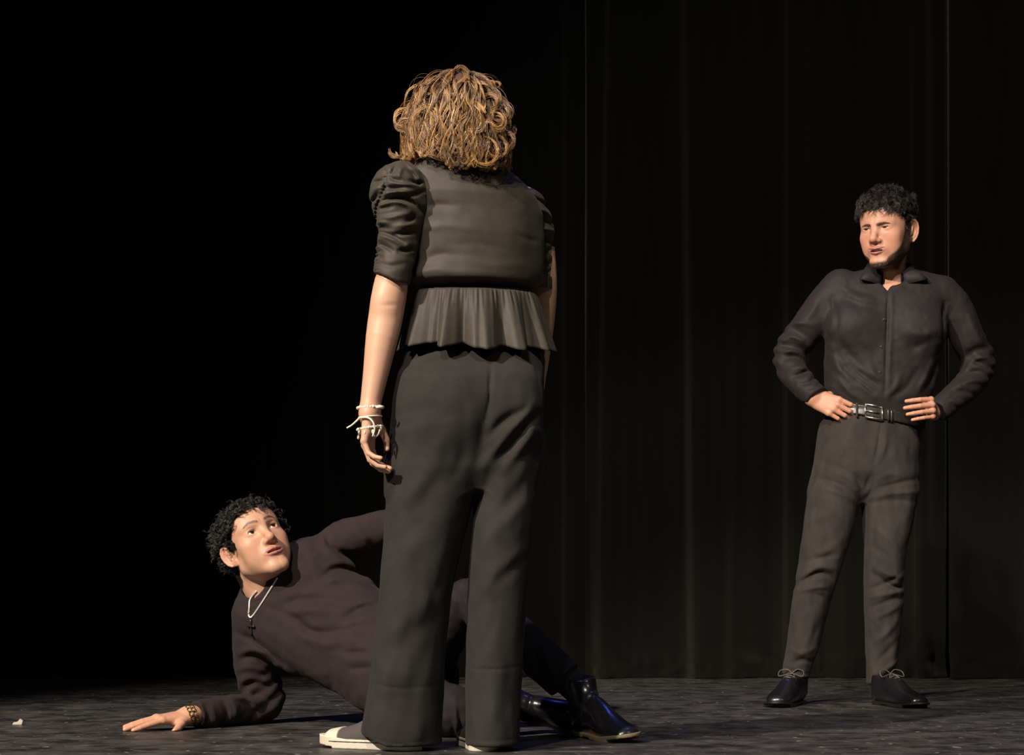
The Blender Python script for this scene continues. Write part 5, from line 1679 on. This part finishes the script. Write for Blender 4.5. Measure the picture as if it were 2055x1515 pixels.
# ================================================================ person 3: man propped on one arm on the floor
def build_lying_man():
    org = P(640, 1450, 6.3)
    org[2] = 0
    g = Geo()
    hc = P(510.5, 1090, 6.40)
    HR = basis((0.34, -0.83, 0.43), (-0.46, 0.25, 0.85))
    SC = 1.08
    HS = (HR * SC).astype(np.float32)
    head = Head(open_=0.0026, lid=0.0052, brow=0.003, jaw=0.97, nose=1.0, lip=1.15, face=1.0, hairline=-0.010, temple=0.013, crown=0.84)
    hl = lambda w: (w - hc) @ HR / SC
    head.neck = {'nodes': np.vstack([[0, -0.022, -0.045, 0.050], np.append(hl(P(512, 1148, 6.43)), 0.052), np.append(hl(P(535, 1185, 6.44)), 0.056), np.append(hl(P(570, 1215, 6.45)), 0.075)]).astype(np.float32), 'sym': False}
    cf = head.colour(SKIN_L, (0.42, 0.16, 0.14), (0.10, 0.055, 0.035), None, (0.010, 0.009, 0.008))
    field_geo(g, head, (-0.13, -0.16, -0.26), (0.15, 0.13, 0.13), 0.0019, cf, 1, (hc, HS))
    # right forearm and hand flat on the floor
    wr = P(378, 1436, 6.25)
    wr[2] = 0.036
    rh = Hand(wr, (P(250, 1462, 6.15) - wr) * A(1, 1, 0) + A(0, 0, -0.012), (0.0, -0.12, 1.0), 1, {'index': (10, 2, 2), 'middle': (10, 2, 2), 'ring': (9, 3, 2), 'little': (8, 3, 2)},
              spread=(4, 0, -5, -11), size=1.0, wrist_r=(0.029, 0.022), thumb=[(0.018, 0.016, -0.006, 0.0145), (0.044, 0.042, -0.012, 0.0125), (0.062, 0.060, -0.020, 0.0100), (0.076, 0.076, -0.024, 0.0080)])
    el = P(540, 1432, 6.50)
    el[2] = 0.055
    f = lambda p: np.maximum(smin(rh(p), s_cone(p, rh.o, el, 0.026, 0.020), 0.015), 0.0012 - p[:, 2])
    field_geo(g, f, np.minimum(rh.o, el) - A(0.22, 0.2, 0.07), np.maximum(rh.o, el) + A(0.06, 0.1, 0.08), 0.0025, lambda v: rh.nail_tint(v, np.tile(SKIN_L * A(1.02, 0.98, 0.98), (len(v), 1))), 1)
    # left hand resting near the raised knee
    lw = P(862, 1180, 6.28)
    lh = Hand(lw, (0.35, -0.55, -0.75), (0.1, -0.5, 0.85), -1, {'index': (20, 25, 15), 'middle': (25, 30, 15), 'ring': (30, 30, 15), 'little': (30, 30, 15)}, size=0.95)
    field_geo(g, lambda p: smin(lh(p), s_cone(p, lw, P(840, 1110, 6.45), 0.026, 0.033), 0.012), lw - 0.19, lw + 0.19, 0.004, SKIN_L)

    def rough(p):
        d = s_chain(p, np.array([R4(P(580, 1215, 6.45), 0.07), R4(P(650, 1255, 6.40), 0.085), R4(P(730, 1310, 6.32), 0.08), R4(P(815, 1375, 6.22), 0.085)]))
        d = smin(d, s_cone(p, P(515, 1245, 6.46), P(640, 1110, 6.47), 0.04, 0.04), 0.04)
        d = smin(d, s_chain(p, np.array([R4(P(515, 1245, 6.46), 0.04), R4(P(530, 1405, 6.51), 0.018)])), 0.02)
        d = smin(d, s_chain(p, np.array([R4(P(640, 1105, 6.47), 0.04), R4(P(815, 1052, 6.50), 0.032), R4(P(860, 1175, 6.28), 0.024)])), 0.02)
        d = smin(d, s_chain(p, np.array([R4(P(830, 1360, 6.22), 0.06), R4(P(940, 1195, 6.05), 0.045), R4(P(1122, 1352, 5.95), 0.024)])), 0.02)
        d = smin(d, s_chain(p, np.array([R4(P(815, 1405, 6.20), 0.055), R4(P(905, 1428, 5.92), 0.040), R4(P(1010, 1428, 6.00), 0.026)])), 0.02)
        return d
    field_geo(g, rough, P(480, 1470, 6.3) - A(0.1, 0.6, 0.0), P(1180, 1030, 6.3) + A(0.1, 0.4, 0.1), 0.009, SKIN_L)
    person = obj('person', g, M_skin, origin=org)
    tag(person, 'curly-haired person in dark sweatshirt propped on one arm on the floor, looking up', 'person')
    for s in (-1, 1):
        e = Geo()
        eyeball_geo(e, A(0.0315 * s, 0.0712, -0.0008), (hc, HS), (-0.22, 1, 0.26))
        obj('eye', e, M_eye, person)
    e = field_geo(Geo(), lambda p: np.maximum(s_ell(p, (0, 0.068, -0.0655), (0.019, 0.020, 0.006)), 0.074 - p[:, 1]), (-0.03, 0.05, -0.08), (0.03, 0.1, -0.055), 0.0012, (0.40, 0.34, 0.30), 0, (hc, HS))
    obj('teeth', e, M_eye, person)

    # ---- sweatshirt
    ud = unit(P(650, 1070, 6.45) - P(475, 1262, 6.45))
    tor = Limb([L5(552, 1172, 6.46, 0.132, 0.075), L5(575, 1195, 6.46, 0.185, 0.105), L5(610, 1216, 6.45, 0.190, 0.120), L5(660, 1252, 6.41, 0.172, 0.125), L5(735, 1300, 6.34, 0.150, 0.125), L5(800, 1350, 6.26, 0.145, 0.125), L5(835, 1375, 6.22, 0.13, 0.12)], ud, 16)
    aR = Limb([L5(512, 1232, 6.46, 0.062), L5(510, 1290, 6.48, 0.064), L5(516, 1350, 6.50, 0.062), L5(532, 1408, 6.52, 0.056), L5(505, 1424, 6.47, 0.048), L5(450, 1428, 6.36, 0.044), L5(392, 1434, 6.27, 0.037)], (0, 1, 0), 22)
    aL = Limb([L5(652, 1122, 6.46, 0.060), L5(685, 1090, 6.47, 0.062), L5(745, 1068, 6.48, 0.054), L5(815, 1050, 6.50, 0.050), L5(845, 1085, 6.46, 0.048), L5(858, 1160, 6.32, 0.042)], (0, 1, 0), 20)
    st = Strokes([(651, 1157, 682, 1141, 728, 1156, 8, -14), (645, 1172, 690, 1160, 735, 1172, 9, 8), (571, 1215, 615, 1202, 693, 1206, 9, -10), (580, 1232, 630, 1222, 690, 1226, 10, 8), (545, 1222, 593, 1236, 629, 1263, 671, 1267, 716, 1257, 9, -12),
                  (610, 1275, 660, 1288, 715, 1276, 11, 7), (699, 1240, 726, 1222, 765, 1215, 8, -12), (700, 1255, 735, 1240, 765, 1238, 8, 6), (705, 1306, 730, 1304, 750, 1303, 6, -8), (715, 1335, 745, 1334, 760, 1333, 5, -7), (700, 1320, 740, 1318, 760, 1318, 6, 5),
                  (655, 1075, 663, 1095, 690, 1112, 715, 1122, 5, -9), (648, 1072, 655, 1092, 680, 1118, 705, 1132, 7, 6), (690, 1108, 725, 1124, 765, 1126, 8, -16), (735, 1080, 742, 1092, 750, 1100, 7, -6), (725, 1072, 735, 1085, 738, 1098, 7, 5),
                  (470, 1268, 520, 1290, 575, 1330, 640, 1372, 7, -9), (540, 1300, 590, 1330, 650, 1360, 16, 5), (490, 1250, 560, 1275, 620, 1310, 16, 4), (615, 1085, 625, 1120, 640, 1150, 12, 4), (600, 1180, 630, 1170, 660, 1185, 12, -4),
                  (478, 1325, 505, 1318, 545, 1332, 6, -8), (480, 1308, 510, 1304, 545, 1312, 6, 5), (475, 1345, 505, 1340, 540, 1352, 6, 5), (480, 1382, 510, 1372, 545, 1384, 6, -7), (478, 1366, 505, 1362, 540, 1368, 6, 4),
                  (425, 1410, 432, 1430, 430, 1446, 5, -7), (438, 1405, 446, 1428, 446, 1448, 5, 6), (455, 1402, 465, 1425, 462, 1450, 5, -8), (470, 1398, 482, 1420, 480, 1448, 5, 6), (490, 1396, 505, 1418, 512, 1440, 6, -9), (460, 1395, 490, 1400, 520, 1412, 5, 5), (404, 1420, 408, 1435, 406, 1448, 4, -4)], 6.42, 6.47)

    def sweat(p):
        arms = np.minimum(aR(p), aL(p))
        d = smin(tor(p), arms, 0.020)
        d = d - 1.1 * st(p) + 0.0028 * vnoise(p * A(22, 22, 22), 61) + 0.0012 * vnoise(p * A(60, 60, 60), 62)
        elb = np.linalg.norm(p - P(528, 1415, 6.51), axis=1)
        d = d + 0.004 * np.sin(p[:, 2] * 120 - p[:, 0] * 110 + 3 * vnoise(p * 12, 63)) * sstep(0.16, 0.04, elb)
        # cuff and neck openings
        ax = unit(wr - el)
        d = np.where(np.linalg.norm(p - wr, axis=1) < 0.10, np.maximum(d, (p - P(391, 1433, 6.27)) @ ax), d)
        hole = s_chain(p, np.array([R4(P(500, 1128, 6.41), 0.060), R4(P(512, 1148, 6.43), 0.060), R4(P(533, 1182, 6.44), 0.062)]))
        d = ssub(d, hole, 0.006)
        return np.maximum(d, 0.0015 - p[:, 2])
    g = field_geo(Geo(), sweat, P(375, 1470, 6.2) - A(0, 0.2, 0.02), P(905, 1000, 6.4) + A(0, 0.25, 0), 0.0046)
    top = obj('sweatshirt', g, M_sweat, person)
    # ribbed collar
    g = Geo()
    cn = P(536, 1186, 6.44)
    axn = unit(P(512, 1148, 6.43) - P(535, 1185, 6.44))
    e1 = unit(np.cross(axn, A(0, 1, 0)))
    e2 = np.cross(axn, e1)
    t = np.linspace(0, 2 * np.pi, 49)
    ring = cn + (np.cos(t)[:, None] * e1 + np.sin(t)[:, None] * e2) * 0.0645
    tube1(g, ring, 0.0075, sides=8)
    obj('collar', g, M_sweat, top)

    # ---- trousers
    lL = Limb([L5(815, 1365, 6.22, 0.11), L5(880, 1270, 6.13, 0.078), L5(940, 1200, 6.03, 0.056), L5(985, 1238, 6.00, 0.062), L5(1060, 1300, 5.97, 0.056), L5(1100, 1335, 5.95, 0.055), L5(1136, 1366, 5.94, 0.055)], (0, 1, 0), 20)
    lR = Limb([L5(800, 1385, 6.22, 0.105), L5(860, 1420, 6.05, 0.085), L5(908, 1428, 5.93, 0.070), L5(960, 1430, 5.95, 0.056), L5(1005, 1430, 6.00, 0.046)], (0, 1, 0), 16)
    st2 = Strokes([(916, 1180, 922, 1205, 920, 1235, 4, -5), (926, 1170, 932, 1200, 930, 1235, 4, 4), (905, 1440, 912, 1460, 910, 1478, 4, -7), (922, 1420, 926, 1450, 924, 1478, 4, -7), (914, 1400, 918, 1440, 917, 1470, 4, 5),
                   (1070, 1300, 1080, 1330, 1090, 1360, 5, -6), (1085, 1290, 1098, 1320, 1105, 1350, 5, 5), (1100, 1388, 1128, 1362, 1158, 1332, 2.5, -3), (1094, 1380, 1122, 1354, 1150, 1326, 3, 2), (1060, 1270, 1085, 1285, 1110, 1300, 5, -4)], 5.95, 6.05)

    def pants(p):
        d = smin(lL(p), lR(p), 0.012) - st2(p) + 0.003 * vnoise(p * 24, 71) + 0.0014 * vnoise(p * 60, 72)
        w = P(1134, 1364, 5.94)
        ax = unit(w - P(985, 1238, 6.00))
        near = np.linalg.norm(p - w, axis=1) < 0.12
        d = np.where(near, np.maximum(d, (p - w) @ ax), d)
        return np.maximum(d, 0.0015 - p[:, 2])
    g = field_geo(Geo(), pants, P(740, 1480, 6.0) - A(0, 0.35, 0.02), P(1190, 1130, 6.0) + A(0, 0.4, 0), 0.0050)
    tr = obj('trousers', g, M_lpants, person)
    # ---- boots
    g = field_geo(Geo(), lambda p: s_chain(p, np.array([R4(P(1115, 1348, 5.95), 0.043), R4(P(1140, 1366, 5.95), 0.040), R4(P(1170, 1400, 5.95), 0.034)])), P(1060, 1460, 5.9) - A(0, 0.1, 0), P(1220, 1290, 5.9) + A(0, 0.15, 0), 0.005)
    obj('sock', g, M_sock, person)
    ak = P(1178, 1398, 5.90)
    toe_dir = unit(A(0.42, -0.90, -0.01))
    Rb = basis(toe_dir, unit(A(-0.13, 0.0, 1)))
    heel = A((1166 - CX) * 5.97 / F, 5.97, 0.006)
    b1 = shoe(person, (heel, Rb), 'boot', 0.98)
    b1['label'] = 'upright shiny black boot'
    hb = P(1048, 1440, 6.02)
    Rb2 = basis(unit(A(0.66, -0.55, -0.02)), unit(A(-0.72, -0.50, 0.36)))
    b2 = shoe(person, (A((1052 - CX) * 6.10 / F, 6.14, 0.050), Rb2), 'boot', 0.95)
    b2['label'] = 'black boot lying on its side'

    # ---- necklace with cross
    g = Geo()
    pts = [P(590, 1150, 6.43), P(560, 1158, 6.335), P(545, 1180, 6.315), P(528, 1208, 6.305), P(502, 1240, 6.31)]
    chain = []

    def drape(px, py):
        d0 = P(px, py, 6.1)
        ys = np.linspace(6.15, 6.55, 201)
        l = np.array([P(px, py, y) for y in ys], dtype=np.float32)
        v = np.minimum(sweat(l), head((l - hc) @ HR / SC) * SC)
        k = np.argmax(v < 0.003)
        return l[k] if v[k] < 0.003 else P(px, py, 6.38)
    a = [drape(*q) for q in ((557, 1159), (546, 1177), (534, 1196), (521, 1216), (510, 1232), (503, 1240))]
    b = [drape(*q) for q in ((515, 1186), (506, 1196), (501, 1206), (500, 1220), (499, 1234), (503, 1240))]
    tube1(g, a, 0.0030, n=40, sides=6)
    tube1(g, b, 0.0030, n=40, sides=6)
    nk = obj('necklace', g, M_silver, person)
    g = Geo()
    c0, c1 = drape(503, 1243), drape(505, 1276)
    x0, x1 = drape(496, 1256), drape(511, 1257)
    off = A(0, -0.003, 0)
    tube1(g, [c0 + off, c1 + off], 0.0032, n=6, sides=6)
    tube1(g, [x0 + off, x1 + off], 0.0030, n=6, sides=6)
    obj('cross_pendant', g, M_darkmetal, nk)
    # ---- link bracelet on the right wrist
    g = Geo()
    ax = unit(rh.R[:, 1])
    for k in range(14):
        t = k / 14 * 2 * np.pi
        for dr in (-0.006, 0.006):
            c = rh.world((0.034 * math.cos(t), -0.004 + dr + 0.004 * math.sin(2 * t), 0.027 * math.sin(t)))
            r = np.linspace(0, 2 * np.pi, 9)
            u = rh.R @ A(-math.sin(t), 0, math.cos(t))
            w = ax
            tube1(g, c + (np.cos(r)[:, None] * u * 0.0075 + np.sin(r)[:, None] * w * 0.006), 0.0016, sides=5)
    br = obj('link_bracelet', g, M_bronze, person)

    # ---- longer curly black hair
    g = Geo()
    keep = lambda p: head.skull(p) - 0.004
    reg = lambda p: (p[:, 2] > head.hz(p[:, 1]) + 0.002)
    cols = [(0.012, 0.011, 0.010), (0.018, 0.016, 0.014), (0.009, 0.008, 0.008), (0.030, 0.028, 0.024)]
    ro, no = scalp_roots(head, 600, reg, 41)
    rgl = np.random.default_rng(42)
    dn = HR.T @ A(-0.15, 0, -1)
    flow = lambda p, k: dn * 0.55 + (p - A(0, 0.01, 0.02)) / 0.1 * (0.5 - 0.3 * k) + A(0, -0.35, 0)
    ln = rgl.uniform(0.030, 0.052, len(ro)) * np.where(ro[:, 1] > 0.05, 0.7, 1.0)
    S = 15
    gd = grow(ro, no, ln / S, S, flow, keep, lift=0.25, curl=rgl.uniform(0.004, 0.008, len(ro)), freq=2.0, wild=0.40, seed=43, layer=(rgl.uniform(0, 1, len(ro)) * 0.006).astype(np.float32))
    gd = clear_of_ears(gd)
    strands(g, gd, 7, 0.0015, 0.00070, cols, seed=44, tip=0.7, frame=(hc, HS))
    # curls heaped on the crown and above the forehead
    rt, nt_ = scalp_roots(head, 190, lambda p: reg(p) & (p[:, 2] > 0.040) & (p[:, 1] > -0.045), 48)
    gt = grow(rt, nt_, rgl.uniform(0.026, 0.042, len(rt)) / 14, 14, lambda p, k: A(0.1, 0.15, 0.0) + (p - A(0, 0.01, 0.02)) / 0.1 * 0.25, keep, lift=0.35, curl=rgl.uniform(0.004, 0.0075, len(rt)), freq=1.6, wild=0.9, seed=49)
    gt = tame(gt, head, lambda p: 0.016 + 0 * p[:, 0])
    strands(g, gt, 8, 0.0017, 0.00070, cols, seed=50, tip=0.7, frame=(hc, HS))
    # loose curls on the forehead
    rf = np.array([(-0.030 + 0.006 * k, 0.083 - 0.012 * abs(k - 4) / 4, 0.062) for k in range(8)], dtype=np.float32)
    nf = np.tile(A(-0.2, 0.9, 0.3), (8, 1))
    gf = grow(rf, nf, 0.0032, 16, lambda p, k: A(-0.15, 0.05, -1.0) + 0 * p, lambda p: head(p) - 0.003, lift=0.5, curl=0.004, freq=1.5, wild=0.35, seed=45)
    strands(g, gf, 6, 0.0012, 0.00045, cols, seed=46, tip=0.9, frame=(hc, HS))

    def cap(p):
        d = head.skull(p) - 0.005 - 0.006 * sstep(0.04, 0.10, p[:, 2]) - 0.005 * vnoise(p * 60, 2)
        return np.maximum(d, head.hz(p[:, 1]) + 0.006 * sstep(0.03, 0.06, p[:, 1]) + 0.003 - p[:, 2] + 0.005 * vnoise(p * 120, 6))
    hair = obj('hair', g, M_bhair, person)
    obj('hair_base', field_geo(Geo(), cap, (-0.12, -0.15, -0.12), (0.12, 0.13, 0.16), 0.003, (0.010, 0.009, 0.008), 0, (hc, HS)), M_hairbase, hair)
    return person


build_lying_man()

for o in bpy.data.objects:
    if '_o' in o:
        del o['_o']
